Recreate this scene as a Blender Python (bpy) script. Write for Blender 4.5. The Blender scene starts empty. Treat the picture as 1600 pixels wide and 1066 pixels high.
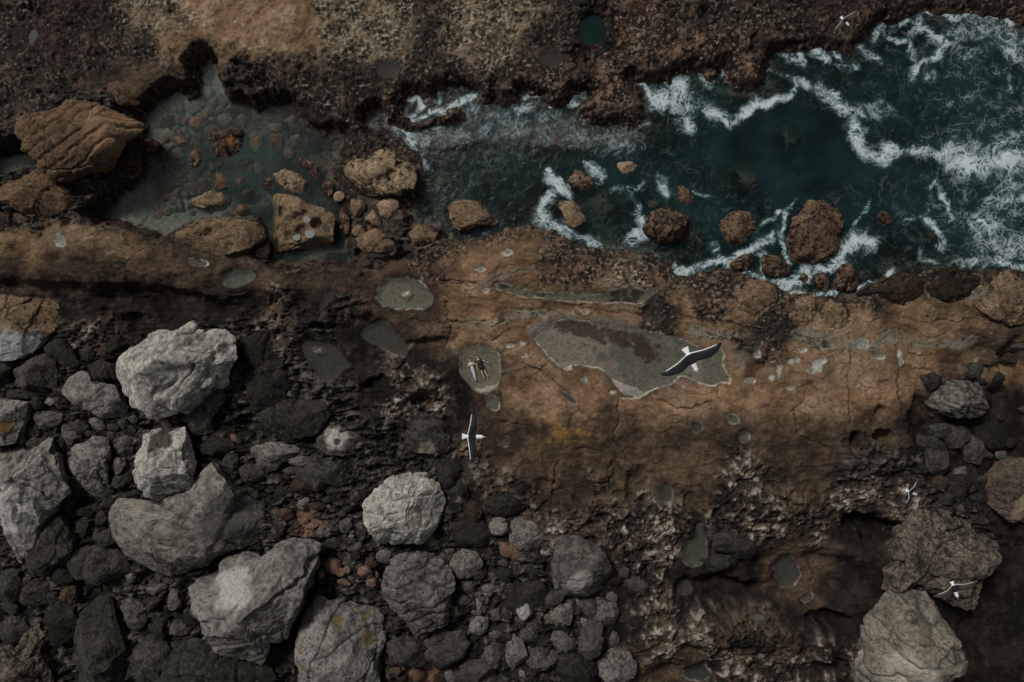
import bpy, bmesh, math, random
import numpy as np
from mathutils import Vector, Matrix
random.seed(7)
rng = np.random.default_rng(7)
C = bpy.context.scene.collection
SC = bpy.context.scene

# ------------------------------------------------------------------ camera, sky, sun, exposure
CAMZ = 55.0
K = 36.0 / (24.0 * 1600.0)
cam_d = bpy.data.cameras.new('camera'); cam_d.lens = 24; cam_d.sensor_width = 36
cam_d.clip_start = 0.5; cam_d.clip_end = 3000
cam = bpy.data.objects.new('camera', cam_d); cam.location = (0, 0, CAMZ); C.objects.link(cam)
SC.camera = cam
SUN_ELEV = math.radians(44); SUN_AZ = math.radians(-40)      # azimuth clockwise from +Y: upper left of the photo
world = bpy.data.worlds.new("World"); SC.world = world; world.use_nodes = True
wn = world.node_tree; wn.nodes.clear()
sky = wn.nodes.new('ShaderNodeTexSky'); sky.sky_type = 'NISHITA'; sky.sun_disc = False
sky.sun_elevation = SUN_ELEV; sky.sun_rotation = SUN_AZ; sky.dust_density = 4.0; sky.ozone_density = 1.0; sky.air_density = 1.0
bgn = wn.nodes.new('ShaderNodeBackground'); bgn.inputs['Strength'].default_value = 0.05
wo = wn.nodes.new('ShaderNodeOutputWorld')
hsv = wn.nodes.new('ShaderNodeHueSaturation'); hsv.inputs['Saturation'].default_value = 0.25     # overcast sky
wn.links.new(sky.outputs[0], hsv.inputs['Color']); wn.links.new(hsv.outputs[0], bgn.inputs['Color']); wn.links.new(bgn.outputs[0], wo.inputs['Surface'])
sun_d = bpy.data.lights.new('sun', 'SUN'); sun_d.energy = 2.8; sun_d.angle = math.radians(15); sun_d.color = (1.0, 0.965, 0.91)
sun = bpy.data.objects.new('sun', sun_d); C.objects.link(sun); sun.location = (-30, 30, 80)
sdir = Vector((math.sin(SUN_AZ) * math.cos(SUN_ELEV), math.cos(SUN_AZ) * math.cos(SUN_ELEV), math.sin(SUN_ELEV)))
sun.rotation_euler = sdir.to_track_quat('Z', 'Y').to_euler()
SC.view_settings.view_transform = 'Standard'; SC.view_settings.look = 'None'
SC.view_settings.gamma = 1.0; SC.view_settings.exposure = -0.25
SC.cycles.max_bounces = 6; SC.cycles.transparent_max_bounces = 8

# ------------------------------------------------------------------ maths helpers
def ss(a, b, x):
    t = np.clip((x - a) / (b - a), 0, 1); return t * t * (3 - 2 * t)
def mix(a, b, t):
    return a + (b - a) * t
def mixc(a, b, t):
    return a + (np.asarray(b, dtype=np.float32) - a) * t[..., None]
def _hash(*a):
    h = np.zeros(a[0].shape, np.uint32)
    for i, v in enumerate(a):
        h = h ^ (v.astype(np.int64).astype(np.uint32) * np.uint32([374761393, 668265263, 2147483647, 1274126177][i % 4]))
        h = (h ^ (h >> np.uint32(13))) * np.uint32(1274126177)
        h = h ^ (h >> np.uint32(16))
    return h
_r = np.random.default_rng(3)
_a = _r.uniform(0, 2 * np.pi, 256); G2 = np.stack([np.cos(_a), np.sin(_a)], 1).astype(np.float32)
_g = _r.normal(size=(256, 3)); G3 = (_g / np.linalg.norm(_g, axis=1)[:, None]).astype(np.float32)
def gn2(x, y, seed):
    xi = np.floor(x); yi = np.floor(y); fx = (x - xi).astype(np.float32); fy = (y - yi).astype(np.float32)
    u = fx * fx * fx * (fx * (fx * 6 - 15) + 10); v = fy * fy * fy * (fy * (fy * 6 - 15) + 10)
    def c(dx, dy):
        g = G2[_hash(xi + dx, yi + dy, np.full(x.shape, seed, np.int32)) & np.uint32(255)]
        return g[..., 0] * (fx - dx) + g[..., 1] * (fy - dy)
    return mix(mix(c(0, 0), c(1, 0), u), mix(c(0, 1), c(1, 1), u), v) * 1.5
def fbm2(x, y, scale, octv, seed, gain=0.5, ridged=False):
    s = 0; a = 1; t = 0; f = 1.0 / scale
    for o in range(octv):
        n = gn2(x * f + o * 17.3, y * f - o * 9.1, seed + o)
        if ridged: n = 1 - 2 * np.abs(n)
        s = s + a * n; t += a; a *= gain; f *= 2.03
    return s / t
def gn3(p, seed):
    i = np.floor(p); f = (p - i).astype(np.float32); w = f * f * f * (f * (f * 6 - 15) + 10)
    sd = np.full(p.shape[0], seed, np.int32)
    def c(a, b, d):
        g = G3[_hash(i[:, 0] + a, i[:, 1] + b, i[:, 2] + d, sd) & np.uint32(255)]
        return g[:, 0] * (f[:, 0] - a) + g[:, 1] * (f[:, 1] - b) + g[:, 2] * (f[:, 2] - d)
    x0 = mix(mix(c(0,0,0), c(1,0,0), w[:,0]), mix(c(0,1,0), c(1,1,0), w[:,0]), w[:,1])
    x1 = mix(mix(c(0,0,1), c(1,0,1), w[:,0]), mix(c(0,1,1), c(1,1,1), w[:,0]), w[:,1])
    return mix(x0, x1, w[:,2]) * 1.5
def fbm3(p, scale, octv, seed, gain=0.5, ridged=False):
    s = 0; a = 1; t = 0; f = 1.0 / scale
    for o in range(octv):
        n = gn3(p * f + o * 11.7, seed + o)
        if ridged: n = 1 - 2 * np.abs(n)
        s = s + a * n; t += a; a *= gain; f *= 2.03
    return s / t
def voro2(x, y, seed):
    xi = np.floor(x); yi = np.floor(y)
    F1 = np.full(x.shape, 9.0, np.float32); F2 = F1.copy(); cid = np.zeros(x.shape, np.uint32)
    dx1 = np.zeros(x.shape, np.float32); dy1 = dx1.copy()
    for a in (-1, 0, 1):
        for b in (-1, 0, 1):
            h = _hash(xi + a, yi + b, np.full(x.shape, seed, np.int32))
            px = xi + a + (h & np.uint32(1023)) / 1023.0; py = yi + b + ((h >> np.uint32(10)) & np.uint32(1023)) / 1023.0
            ddx = (px - x).astype(np.float32); ddy = (py - y).astype(np.float32)
            d = np.sqrt(ddx * ddx + ddy * ddy)
            n = d < F1
            F2 = np.where(n, F1, np.minimum(F2, d)); F1 = np.where(n, d, F1); cid = np.where(n, h, cid)
            dx1 = np.where(n, ddx, dx1); dy1 = np.where(n, ddy, dy1)
    return F1, F2, cid, dx1, dy1
def rnd(cid, k):
    return ((((cid ^ np.uint32(k * 7919)) * np.uint32(2654435761)) >> np.uint32(12)) & np.uint32(1023)).astype(np.float32) / 1023.0

# ------------------------------------------------------------------ survey raster (photo pixels, 2 px a cell)
X0, Y0, ST = -160, -160, 2
CW, CH = 960, 693
cpx = (X0 + np.arange(CW) * ST).astype(np.float32); cpy = (Y0 + np.arange(CH) * ST).astype(np.float32)
CX, CY = np.meshgrid(cpx, cpy)
def sdf_poly(P, margin=60, far=60.0):
    P = np.array(P, float); out = np.full((CH, CW), far, np.float32)
    x0, y0 = P.min(0) - margin; x1, y1 = P.max(0) + margin
    i0 = max(0, int((x0 - X0) / ST)); i1 = min(CW, int((x1 - X0) / ST) + 2)
    j0 = max(0, int((y0 - Y0) / ST)); j1 = min(CH, int((y1 - Y0) / ST) + 2)
    if i1 <= i0 or j1 <= j0: return out
    x = CX[j0:j1, i0:i1]; y = CY[j0:j1, i0:i1]
    d = np.full(x.shape, 1e9, np.float32); ins = np.zeros(x.shape, bool)
    n = len(P)
    for i in range(n):
        ax, ay = P[i]; bx, by = P[(i + 1) % n]
        ex, ey = bx - ax, by - ay; L = ex * ex + ey * ey + 1e-9
        t = np.clip(((x - ax) * ex + (y - ay) * ey) / L, 0, 1)
        d = np.minimum(d, (x - ax - t * ex) ** 2 + (y - ay - t * ey) ** 2)
        if ay != by:
            cr = ((ay > y) != (by > y)) & (x < (bx - ax) * (y - ay) / (by - ay) + ax)
            ins ^= cr
    out[j0:j1, i0:i1] = np.sqrt(d) * np.where(ins, -1, 1)
    return out
def line_dist(P, margin):
    P = np.array(P, float); out = np.full((CH, CW), 1e4, np.float32)
    x0, y0 = P.min(0) - margin; x1, y1 = P.max(0) + margin
    i0 = max(0, int((x0 - X0) / ST)); i1 = min(CW, int((x1 - X0) / ST) + 2)
    j0 = max(0, int((y0 - Y0) / ST)); j1 = min(CH, int((y1 - Y0) / ST) + 2)
    x = CX[j0:j1, i0:i1]; y = CY[j0:j1, i0:i1]; d = np.full(x.shape, 1e9, np.float32)
    if len(P) == 1: P = np.vstack([P, P + 0.01])
    for i in range(len(P) - 1):
        ax, ay = P[i]; bx, by = P[i + 1]; ex, ey = bx - ax, by - ay; L = ex * ex + ey * ey + 1e-9
        t = np.clip(((x - ax) * ex + (y - ay) * ey) / L, 0, 1)
        d = np.minimum(d, (x - ax - t * ex) ** 2 + (y - ay - t * ey) ** 2)
    out[j0:j1, i0:i1] = np.sqrt(d)
    return out
def ell(cx, cy, rx, ry, rot=0, n=14, jag=0.06):
    r = math.radians(rot); o = []
    rr = random.Random(int(cx * 31 + cy * 17))
    for i in range(n):
        a = 2 * math.pi * i / n; k = 1 + rr.uniform(-jag, jag)
        x, y = rx * k * math.cos(a), ry * k * math.sin(a)
        o.append((cx + x * math.cos(r) - y * math.sin(r), cy + x * math.sin(r) + y * math.cos(r)))
    return o
def samp(A, px, py):
    u = np.clip((px - X0) / ST, 0, CW - 1.001); v = np.clip((py - Y0) / ST, 0, CH - 1.001)
    i = u.astype(np.int32); j = v.astype(np.int32); fu = (u - i).astype(np.float32); fv = (v - j).astype(np.float32)
    return mix(mix(A[j, i], A[j, i + 1], fu), mix(A[j + 1, i], A[j + 1, i + 1], fu), fv)

MAT_ROWS = [
 "ammappttttpppapppakrraaaammmmmmm",
 "ammaatttttpppappaakrrrrrmsssssss",
 "aaabbbskaaaaaaaarrrrssrrssssssss",
 "akkksssssaaarrgggrrrssssssssssss",
 "kkkksssssaaasggggggsssssssssssss",
 "kkkkssssssssssssssssssssssssssss",
 "kkksssssssssssssssssssssssssssss",
 "oooobbobkkkkkkooosssssssssssssss",
 "bbbbbbbbbbbbbrooorrprrrrsssbbboo",
 "ddddddddwdkbbbooooooaoroaooaoboo",
 "dkwwdkkkwkddbbooogggaooaaooooobb",
 "kkkkkkkkkkkdwddbooogggogoooooboo",
 "kkkkkkkkkkkdwwdboooooooooooobddd",
 "kkkkkkkkkkkkkkdbyyybbbbbybbbdddd",
 "kkkkkkkkkkkkkkwbbbbbbbbwbbkkkddd",
 "kkkkkkkkkkkkkkdwwbwbwbwwwbwwwkdd",
 "kkkkkkkkkukkkkkkdwwwwwkwwwddwwkd",
 "kkkkkkkkkkkkkkkkkkdwwdddbbddwwdd",
 "kkkkkkkkkkkkkkkkkkkdwdddbbddkddd",
 "kkkkkkkkkkkkkkkkkkkdwwwwdddkkddd",
 "kkkkkkkkkkkkkukkkkdbwbwwwwwdkddd",
 "kkkkkkkkkkkkkuukkkdbbbwwwdddkddd"]
H_ROWS = [
 "66666677776555555555555555554444",
 "66666677776555555544555554444444",
 "66666666655555555555555544444444",
 "66665444445555555554444444444444",
 "66654444445544444444444444444444",
 "66654444444444444444444444444444",
 "66654444444444444444444444444444",
 "78887776544444555444444444444444",
 "77777777777766666655555555556677",
 "44444455566666666666666666666677",
 "33333344556667777777777777777777",
 "33333344455567777777777777777765",
 "33333334444566777777777777777644",
 "33333333444456777777777777766433",
 "33333333444445677777777777665433",
 "33333333444444566777777776666555",
 "33333333344444556677777665566654",
 "33333333333444455666666555567653",
 "33333333333444455555666555567642",
 "33333333333344445566677766666532",
 "33333333333344445555667777666532",
 "33333333333344445555556666666532"]
def grid_samp(A, px, py):
    h, w = A.shape
    u = np.clip((px - 25) / 50, 0, w - 1.001); v = np.clip((py - 25) / 50, 0, h - 1.001)
    i = u.astype(np.int32); j = v.astype(np.int32); fu = (u - i).astype(np.float32); fv = (v - j).astype(np.float32)
    return mix(mix(A[j, i], A[j, i + 1], fu), mix(A[j + 1, i], A[j + 1, i + 1], fu), fv)
HG = np.array([[(int(c) - 3) * 0.5 for c in r[:32]] for r in H_ROWS], np.float32)
_p = np.pad(HG, 1, mode='edge')
HGs = (_p[:-2, 1:-1] + _p[2:, 1:-1] + _p[1:-1, :-2] + _p[1:-1, 2:] + 2 * _p[1:-1, 1:-1]) / 6

SEA = [(1900,-40),(1700,10),(1600,40),(1580,25),(1538,21),(1481,21),(1445,17),(1414,25),(1397,36),(1383,28),(1369,39),(1358,56),(1330,76),(1300,74),
 (1276,73),(1228,73),(1211,84),(1200,104),(1200,130),(1188,132),(1163,142),(1149,138),(1143,122),(1140,106),(1132,98),(1126,106),(1126,118),(1112,120),(1104,107),(1084,104),(1079,113),(1059,113),
 (1048,124),(1031,121),(1008,124),(988,121),(1004,136),(1011,169),(1012,186),(990,196),(950,190),(925,192),(905,170),(906,160),(924,142),(918,135),(900,140),(886,160),
 (866,164),(850,150),(820,135),(812,140),(818,156),(800,158),(780,158),(745,156),(742,140),(715,130),(685,132),(672,146),(655,143),(630,146),(626,160),(632,176),(640,186),(660,184),(695,170),(712,160),(722,168),(730,180),(700,192),(660,196),(640,200),
 (625,200),(612,190),(598,186),(598,172),(584,166),(572,172),(568,186),(580,196),(600,206),(620,215),(652,240),(662,275),(658,300),(640,325),(646,345),(690,350),(700,372),(722,376),
 (760,366),(800,355),(840,350),(870,360),(890,375),(930,385),(950,388),(980,388),(1020,398),(1040,408),(1055,424),(1090,425),(1130,417),(1185,436),(1210,440),(1235,450),
 (1262,462),(1290,462),(1335,460),(1370,442),(1410,424),(1450,430),(1465,418),(1500,419),(1535,432),(1541,425),(1566,418),(1620,425),(1750,440),(1900,470)]
LPOOL = [(211,177),(240,150),(265,137),(283,141),(292,150),(304,140),(303,115),(300,92),(310,80),(323,86),(331,110),(342,135),(352,157),(375,160),(400,170),(420,160),(450,158),(464,175),(478,199),
 (500,206),(520,200),(536,212),(528,240),(515,262),(530,300),(545,320),(540,400),(470,405),(430,405),(405,396),(404,340),(340,338),(295,342),(262,352),(246,360),(210,350),(175,342),(145,332),(182,300),(215,280),(228,250),(226,225),(222,195)]
SPOOL = [(-30,240),(0,236),(30,232),(46,240),(48,250),(30,256),(8,262),(-30,275)]
S = sdf_poly(SEA, 500, 400); SL = sdf_poly(LPOOL, 300, 400); SP = sdf_poly(SPOOL, 120, 400)
SA = np.minimum(np.minimum(S, SL), SP)

# shallow tide pools: outline, depth, rim, look
POOLS = [
 ("round grey tide pool where the two people lie on their backs", [(725,542),(738,540),(748,541),(768,547),(780,553),(780,566),(780,578),(784,590),(776,604),(763,611),(756,613),(747,612),(738,607),(728,596),(721,584),(720,573),(721,560)], .13, .35, (.28,.262,.21)),
 ("small oval pool trailing below the pool with the two people", [(757,617),(763,615),(777,622),(781,631),(779,642),(772,643),(763,636),(758,626)], .14, .6, (.22,.215,.18)),
 ("grey green pool holding one pale stone", [(587,455),(603,436),(622,434),(653,436),(670,453),(679,470),(670,481),(642,484),(608,482),(589,472)], .2, .6, (.26,.265,.21)),
 ("dim pool slanting along the foot of the brown ledge", [(560,517),(583,503),(597,500),(620,517),(634,537),(636,556),(622,559),(597,542),(569,531)], .25, .1, (.09,.095,.08)),
 ("dark pool with a pale stone at its upper left end", [(469,539),(484,530),(507,534),(527,542),(541,562),(552,570),(538,579),(529,593),(513,597),(496,587),(491,568),(476,556)], .2, 0, (.08,.08,.066)),
 ("thin dark pool sliver above the dark pool", [(498,481),(504,458),(518,451),(524,464),(512,475),(504,486)], .15, 0, (.07,.065,.055)),
 ("milky pool in the notch of the left ridge", [(345,433),(352,425),(366,420),(385,420),(398,428),(392,440),(370,451),(352,446)], .25, .2, (.17,.2,.17)),
 ("white rimmed pool sliver on the left ridge", [(293,408),(302,404),(310,405),(328,412),(318,416),(308,417)], .1, 1.0, (.16,.15,.12)),
 ("broad shallow pool with maroon algae under the large gull", [(837,523),(860,505),(885,500),(918,503),(960,510),(997,517),(1030,520),(1060,528),(1085,540),(1110,546),(1132,548),(1127,568),(1146,598),(1124,596),(1115,604),(1082,596),(1065,585),(1053,598),(1034,604),(1008,613),(997,621),(980,621),(966,610),(958,596),(946,579),(935,573),(924,576),(898,567),(893,582),(873,570),(851,551),(837,531)], .1, .75, (.37,.325,.29)),
 ("long grey green pool strip beside the barnacled sea edge", [(770,440),(800,446),(842,458),(879,458),(918,461),(958,453),(980,447),(1008,455),(1031,453),(1008,472),(980,475),(941,472),(899,471),(848,467),(800,458),(772,450)], .12, .5, (.21,.2,.16)),
 ("keyhole shaped pool in the rough lower rock", [(1066,859),(1076,845),(1086,836),(1088,820),(1096,818),(1101,839),(1105,862),(1098,879),(1079,886),(1066,876)], .3, .2, (.12,.13,.1)),
 ("round pool above the keyhole shaped pool", ell(1038,770,12,15), .2, .1, (.1,.1,.08)),
 ("pale round pothole pool on the lower brown slope", ell(1162,682,10,9), .2, .5, (.2,.19,.15)),
 ("olive round pothole pool on the brown slope", ell(1088,667,9,9), .25, .2, (.09,.095,.07)),
 ("faint pothole pool above the pale round pothole", ell(1146,655,9,7,20), .15, .4, (.2,.18,.14)),
 ("dull round pool in the dark trench", ell(1072,923,12,12), .2, .1, (.09,.085,.07)),
 ("teal pool in the sunken brown hollow", ell(1235,898,22,25), .5, .3, (.085,.095,.085)),
 ("tiny round pool below the teal pool", ell(1267,938,8,8), .2, .4, (.12,.1,.07)),
 ("small brown pool right of the vertical gull", ell(788,690,10,9,10), .15, .3, (.13,.11,.085)),
 ("dark still pool below the vertical gull", [(712,724),(722,716),(732,722),(738,738),(734,748),(724,738)], .2, 0, (.06,.058,.055)),
 ("greyish slot pool on the ochre slope", ell(889,622,15,5,35), .1, .3, (.14,.135,.11)),
 ("dark teal sinkhole pool in the upper reef", [(902,34),(915,27),(932,26),(944,36),(948,56),(940,70),(924,76),(908,70),(900,54)], 1.6, 0, (.012,.04,.036)),
 ("grey shallow pool in the upper reef", ell(608,108,20,14,-8), .15, 0, (.075,.065,.058)),
 ("flat grey shallow pool right of the upper reef hole", ell(860,92,18,14), .15, 0, (.07,.065,.055)),
 ("small dark hole pool at the top left corner", ell(52,56,7,12,10), .6, .2, (.03,.035,.035)),
 ("teal pocket pool at the bottom edge", ell(1092,1058,24,10), .5, .3, (.04,.07,.065)),
]
WHITE_POOLS = [(913,594,4,6),(957,613,6,3),(982,620,10,3),(1235,566,4,4),(1245,563,3,3),(1275,572,7,8),(1284,564,5,4),(1267,580,5,4),(1206,590,3,4),(1216,584,3,6),(1218,572,4,3),(1404,554,4,6),(1408,566,3,5),(1182,553,4,6),(1170,595,8,3),(1348,537,8,7),(1253,547,6,3),
 (820,556,5,2),(815,536,6,3),(793,395,7,4),(750,420,8,5),(1552,461,7,6),(1173,464,8,6),(759,454,3,3),(1235,605,5,4),(1299,510,5,4),(1375,558,6,3),(95,376,8,9),(797,541,5,2),(1530,475,3,3)]
PITS = [(1378,838,30,26,3.2,0),(1345,812,26,12,1.6,0),(1296,968,36,11,2.2,8),(1380,682,15,9,1.0,10),(1336,688,8,13,.9,5),(1372,642,8,10,.4,0),(1130,925,70,22,1.0,2),(1590,650,36,110,2.2,0),(1580,980,70,80,1.8,20),
 (1240,900,70,50,.5,0),(1290,905,60,40,.5,10),(1190,975,13,11,.5,0),(312,82,13,12,.6,0),(1134,108,10,9,.6,0),(580,520,40,14,.4,30),(1130,840,20,16,.6,0),(655,545,60,14,.5,-10),(1000,760,24,30,.4,0),(1310,1040,50,12,.6,0),(1060,1060,60,20,.7,0),
 (1168,545,9,7,.3,0),(600,600,30,12,.5,0),(1385,600,8,7,.15,0),(1240,420,0.1,0.1,0,0),(60,460,120,20,.5,4),(250,470,120,20,.6,8),(870,770,40,12,.35,30),(960,740,14,20,.3,0),(1440,655,20,40,.5,0)]
BUMPS = [(1150,990,130,26,1.0,3),(1320,1000,60,30,.6,-10),(1210,790,120,26,.5,5),(640,600,60,26,.9,-5),(560,590,30,20,.4,0),(200,480,60,14,.5,8),(440,450,36,20,.4,20),(1080,760,60,16,.3,10),(1230,217,30,28,1.3,0),(1160,283,42,34,1.3,0),(1100,272,26,20,1.1,0),(1380,340,26,22,1.4,0),(1478,283,26,20,1.2,0),(1300,300,40,30,.9,0),(1290,210,40,60,.7,0),(1400,290,40,26,.8,0),(1440,180,70,30,.8,0),(1200,330,20,16,1.2,0),(1060,340,60,40,.9,0),(960,300,60,40,.9,0),
 (900,215,130,26,.9,3),(700,215,70,14,.7,0),(700,262,26,40,.4,0),(760,275,26,20,.5,0),(640,340,30,20,.7,0),(600,200,50,12,.3,0),(840,320,24,26,.5,0),(950,320,20,30,.5,0),(1085,375,14,14,1.0,0),(1340,355,26,16,.9,0)]

# ------------------------------------------------------------------ terrain
def axis(lo, hi, st, far):
    a = list(np.arange(lo, hi + st / 2, st)); s = st; L = []; x = lo
    while x > -far: s *= 1.22; x -= s; L.append(x)
    s = st; R = []; x = a[-1]
    while x < far: s *= 1.22; x += s; R.append(x)
    return np.array(L[::-1] + a + R)
TS = 0.074
HX, HY = TS * 635, TS * 446
ax = axis(-HX, HX, TS, 420); ay = axis(-HY, HY, TS, 420)
TX, TY = np.meshgrid(ax, ay)
sh = TX.shape
wx = fbm2(TX, TY, 1.6, 4, 11); wy = fbm2(TX, TY, 1.6, 4, 23)
px = 800 + TX / (K * (CAMZ - 1.0)); py = 533 - TY / (K * (CAMZ - 1.0))
for _ in range(3):
    hs = grid_samp(HGs, px, py)
    px = 800 + TX / (K * (CAMZ - hs)); py = 533 - TY / (K * (CAMZ - hs))
pxs, pys = px, py
sd = samp(SA, px + wx * 9, py + wy * 9) * 0.0502 + .28 * fbm2(TX, TY, .7, 3, 801)            # metres, negative in water
sd_raw = samp(SA, px, py) * 0.0502
n_hh = fbm2(TX, TY, .5, 3, 77); w1 = fbm2(TX, TY, 5, 3, 41); w2 = fbm2(TX, TY, 5, 3, 57)
mpx = px + w1 * 40 + wx * 24 + 10 * n_hh; mpy = py + w2 * 40 + wy * 24 - 10 * n_hh
W = {}; tot = 0
for L in "amptrgksobywud":
    A = np.array([[1.0 if c == L else 0.0 for c in r[:32]] for r in MAT_ROWS], np.float32)
    W[L] = grid_samp(A, mpx, mpy) ** 2; tot = tot + W[L]
for L in W: W[L] = W[L] / (tot + 1e-6)
h0 = grid_samp(HGs, px + wx * 12, py + wy * 12)
n_lo = fbm2(TX, TY, 9, 3, 101); n_mid = fbm2(TX, TY, 2.2, 4, 111); n_hi = fbm2(TX, TY, 0.6, 4, 121, .6); n_vhi = fbm2(TX, TY, .22, 3, 131, .6)
rid = fbm2(TX + w1, TY + w2, 1.9, 5, 141, .55, ridged=True)
rid2 = fbm2(TX * .45 + wy * .4, TY * 1.5 + wx * .4, 1.1, 4, 151, .55, ridged=True)       # strata running across
vx = TX + wx * .55; vy = TY + wy * .55
c1, c2, cidA, cdx, cdy = voro2(vx / 3.4 * .8, vy / 2.3, 5); crackA = (c2 - c1)
s1, s2, cidB, _, _ = voro2(vx / 1.15, vy / .95, 9); crackB = (s2 - s1)
k1, k2, cidK, kdx, kdy = voro2(vx / 1.5, vy / 1.3, 15)
kk1, kk2, cidK2, kkdx, kkdy = voro2(vx / .62, vy / .55, 16)
b1, b2, cidC, _, _ = voro2(TX / .2, TY / .2, 21)
p1, p2, cidP, _, _ = voro2(vx / .42, vy / .42, 31)
h = h0.copy()
crm = .75 * ss(.0, .35, fbm2(TX, TY, 3.2, 3, 601))
sfield = TY / .85 + n_lo * 2.6 + n_mid * .9 + TX * .05; sl = np.abs(sfield - np.floor(sfield) - .5); szone = ss(380, 440, py) * ss(600, 520, py)
slm = ss(.10, .015, sl) * ss(-.15, .2, fbm2(TX, TY, 2.4, 3, 701)) * (.65 + .35 * szone)
# per-rock-type relief
h += W['o'] * (.16 * n_mid + .05 * n_hi + .12 * np.floor((n_lo * 2.2 + n_mid * .35 + TY * .12) * 3) / 3 - .12 * ss(.08, .0, crackA) * crm - .06 * ss(.07, .0, crackB) * ss(-.1, .3, n_mid))
h += (W['b'] + W['y'] + W['u']) * (.26 * n_mid + .08 * n_hi + .10 * rid2 - .10 * ss(.07, 0, crackA) * crm)
h -= (W['o'] + W['b']) * .07 * slm
h += W['o'] * szone * .10 * (np.floor(sfield) % 3 - 1) * .5
h += W['d'] * (.20 * n_mid + .08 * n_hi + .12 * rid2)
h += W['t'] * (.30 * n_mid + .08 * n_hi + .22 * rid)
speck = W['a'] + W['p'] + W['r'] + W['m']
hol = ss(.25, -.35, fbm2(TX + w1, TY + w2, 3.0, 4, 901, .55, ridged=True))
h += speck * (-.30 * hol + .22 * rid + .22 * n_mid + .14 * n_hi + .05 * n_vhi + .07 * (rnd(cidC, 1) - .5) * ss(.6, .2, b1) + .10 * (rnd(cidB, 2) - .5))
h += W['w'] * (.50 * rid + .12 * rid2 + .45 * n_mid + .20 * n_hi - .22 * ss(.38, .12, p1) * (rnd(cidP, 3) > .45) - .22 * ss(.08, 0, crackA))
blk = (rnd(cidK, 4) - .5) * .9 + kdx * (rnd(cidK, 5) - .5) * 1.2 + kdy * (rnd(cidK, 6) - .5) * 1.2 - .35 * ss(.12, 0, k2 - k1)
blk2 = (rnd(cidK2, 4) - .5) * .3 + kkdx * (rnd(cidK2, 5) - .5) * .5 + kkdy * (rnd(cidK2, 6) - .5) * .5 - .12 * ss(.12, 0, kk2 - kk1)
kmask = ss(-.25, .25, n_lo + .1 * n_mid)
h += W['k'] * (.75 * rid * (1 - .5 * kmask) + .3 * n_mid + .14 * rid2 + .10 * n_hi + (.1 + .5 * kmask) * blk + .4 * blk2 + .35 * rid2)
h += W['g'] * (.03 * n_mid)
h += (W['s']) * (.1 * n_mid)
def spots(L, sign, warp=10):
    global h
    for (cx, cy, rx, ry, d, rot) in L:
        r = math.radians(rot); m = (np.abs(px - cx) < 2.2 * max(rx, ry) + 20) & (np.abs(py - cy) < 2.2 * max(rx, ry) + 20)
        if not m.any(): continue
        dx = px[m] + wx[m] * warp - cx; dy = py[m] + wy[m] * warp - cy
        u = (dx * math.cos(r) + dy * math.sin(r)) / rx; v = (-dx * math.sin(r) + dy * math.cos(r)) / ry
        h[m] += sign * d * ss(1.25, .65, np.sqrt(u * u + v * v))
spots(PITS, -1)
land = h.copy()
# deep crack lines of the platform (pixel polylines)
CRACKS = [[(967,615),(966,640),(962,690)],[(780,655),(800,660),(830,668)],[(645,428),(700,438),(760,446),(830,462),(900,478),(1000,490),(1100,498),(1180,510),(1290,545)],[(800,560),(850,585),(890,615)],
 [(720,530),(760,545),(800,548)],[(1226,505),(1250,525),(1290,530),(1330,500)],[(1330,520),(1325,600),(1328,660)],[(1400,540),(1405,600),(1412,650)],[(1180,600),(1230,606),(1270,600)],[(860,480),(862,560)],
 [(930,775),(960,815),(1010,870)],[(870,720),(860,800)],[(1060,810),(1100,850)],[(240,368),(300,392),(345,402)],[(1508,478),(1540,500),(1575,512),(1620,500)],[(700,470),(702,520),(690,560)],[(640,500),(700,505),(760,500)],
 [(1120,500),(1145,505),(1220,520)],[(780,645),(784,600),(790,580)],[(900,700),(940,705),(962,690),(980,720)],[(420,640),(470,650),(520,645)],[(1020,620),(1060,640),(1110,630)],[(1240,640),(1250,680),(1300,700)]]
cr = np.full((CH, CW), 99, np.float32)
for P in CRACKS: cr = np.minimum(cr, line_dist(P, 30))
crd = samp(cr, px + wx * 9 + n_hi * 3, py + wy * 9 + n_hi * 3)
crk = ss(1.9, .5, crd) * ss(-.5, .0, n_mid + n_hi)
land -= .18 * crk
# the sea edge: a stepped drop
edge = np.clip(sd, -60, 60)
depth = 0.25 + 1.9 * ss(0, 5.0, -edge) + .5 * n_mid + .9 * n_lo
shal = samp(np.where(SL < 0, 1, 0).astype(np.float32), px, py)
west = ss(1020, 860, px) * ss(420, 380, py)
depth = depth * (1 - .62 * np.maximum(west, shal)) + .12 * np.maximum(west, shal)
depth = depth * ss(-.3, 1.2, -edge) + .10
rough_bed = .28 * blk + .14 * n_hi
hsea = -np.maximum(depth, .06) + rough_bed * .6
for (cx, cy, rx, ry, d, rot) in BUMPS:
    r = math.radians(rot); m = (np.abs(px - cx) < 2.2 * max(rx, ry)) & (np.abs(py - cy) < 2.2 * max(rx, ry))
    dx = px[m] + wx[m] * 12 - cx; dy = py[m] + wy[m] * 12 - cy
    u = (dx * math.cos(r) + dy * math.sin(r)) / rx; v = (-dx * math.sin(r) + dy * math.cos(r)) / ry
    b = d * ss(1.3, .3, np.sqrt(u * u + v * v))
    hsea[m] = hsea[m] + b; land[m] += b * (sd[m] > 0)
hsea = np.minimum(hsea, -.06 + .16 * n_hi + .10 * n_vhi)
up = ss(0, .9, sd)
hl = np.maximum(land, .12) * up + (.10 + .10 * n_hi) * (1 - up)
h = np.where(sd > 0, hl, hsea)
h = np.where(np.abs(sd) < .15, mix(hsea, hl, ss(-.15, .15, sd)), h)
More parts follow.
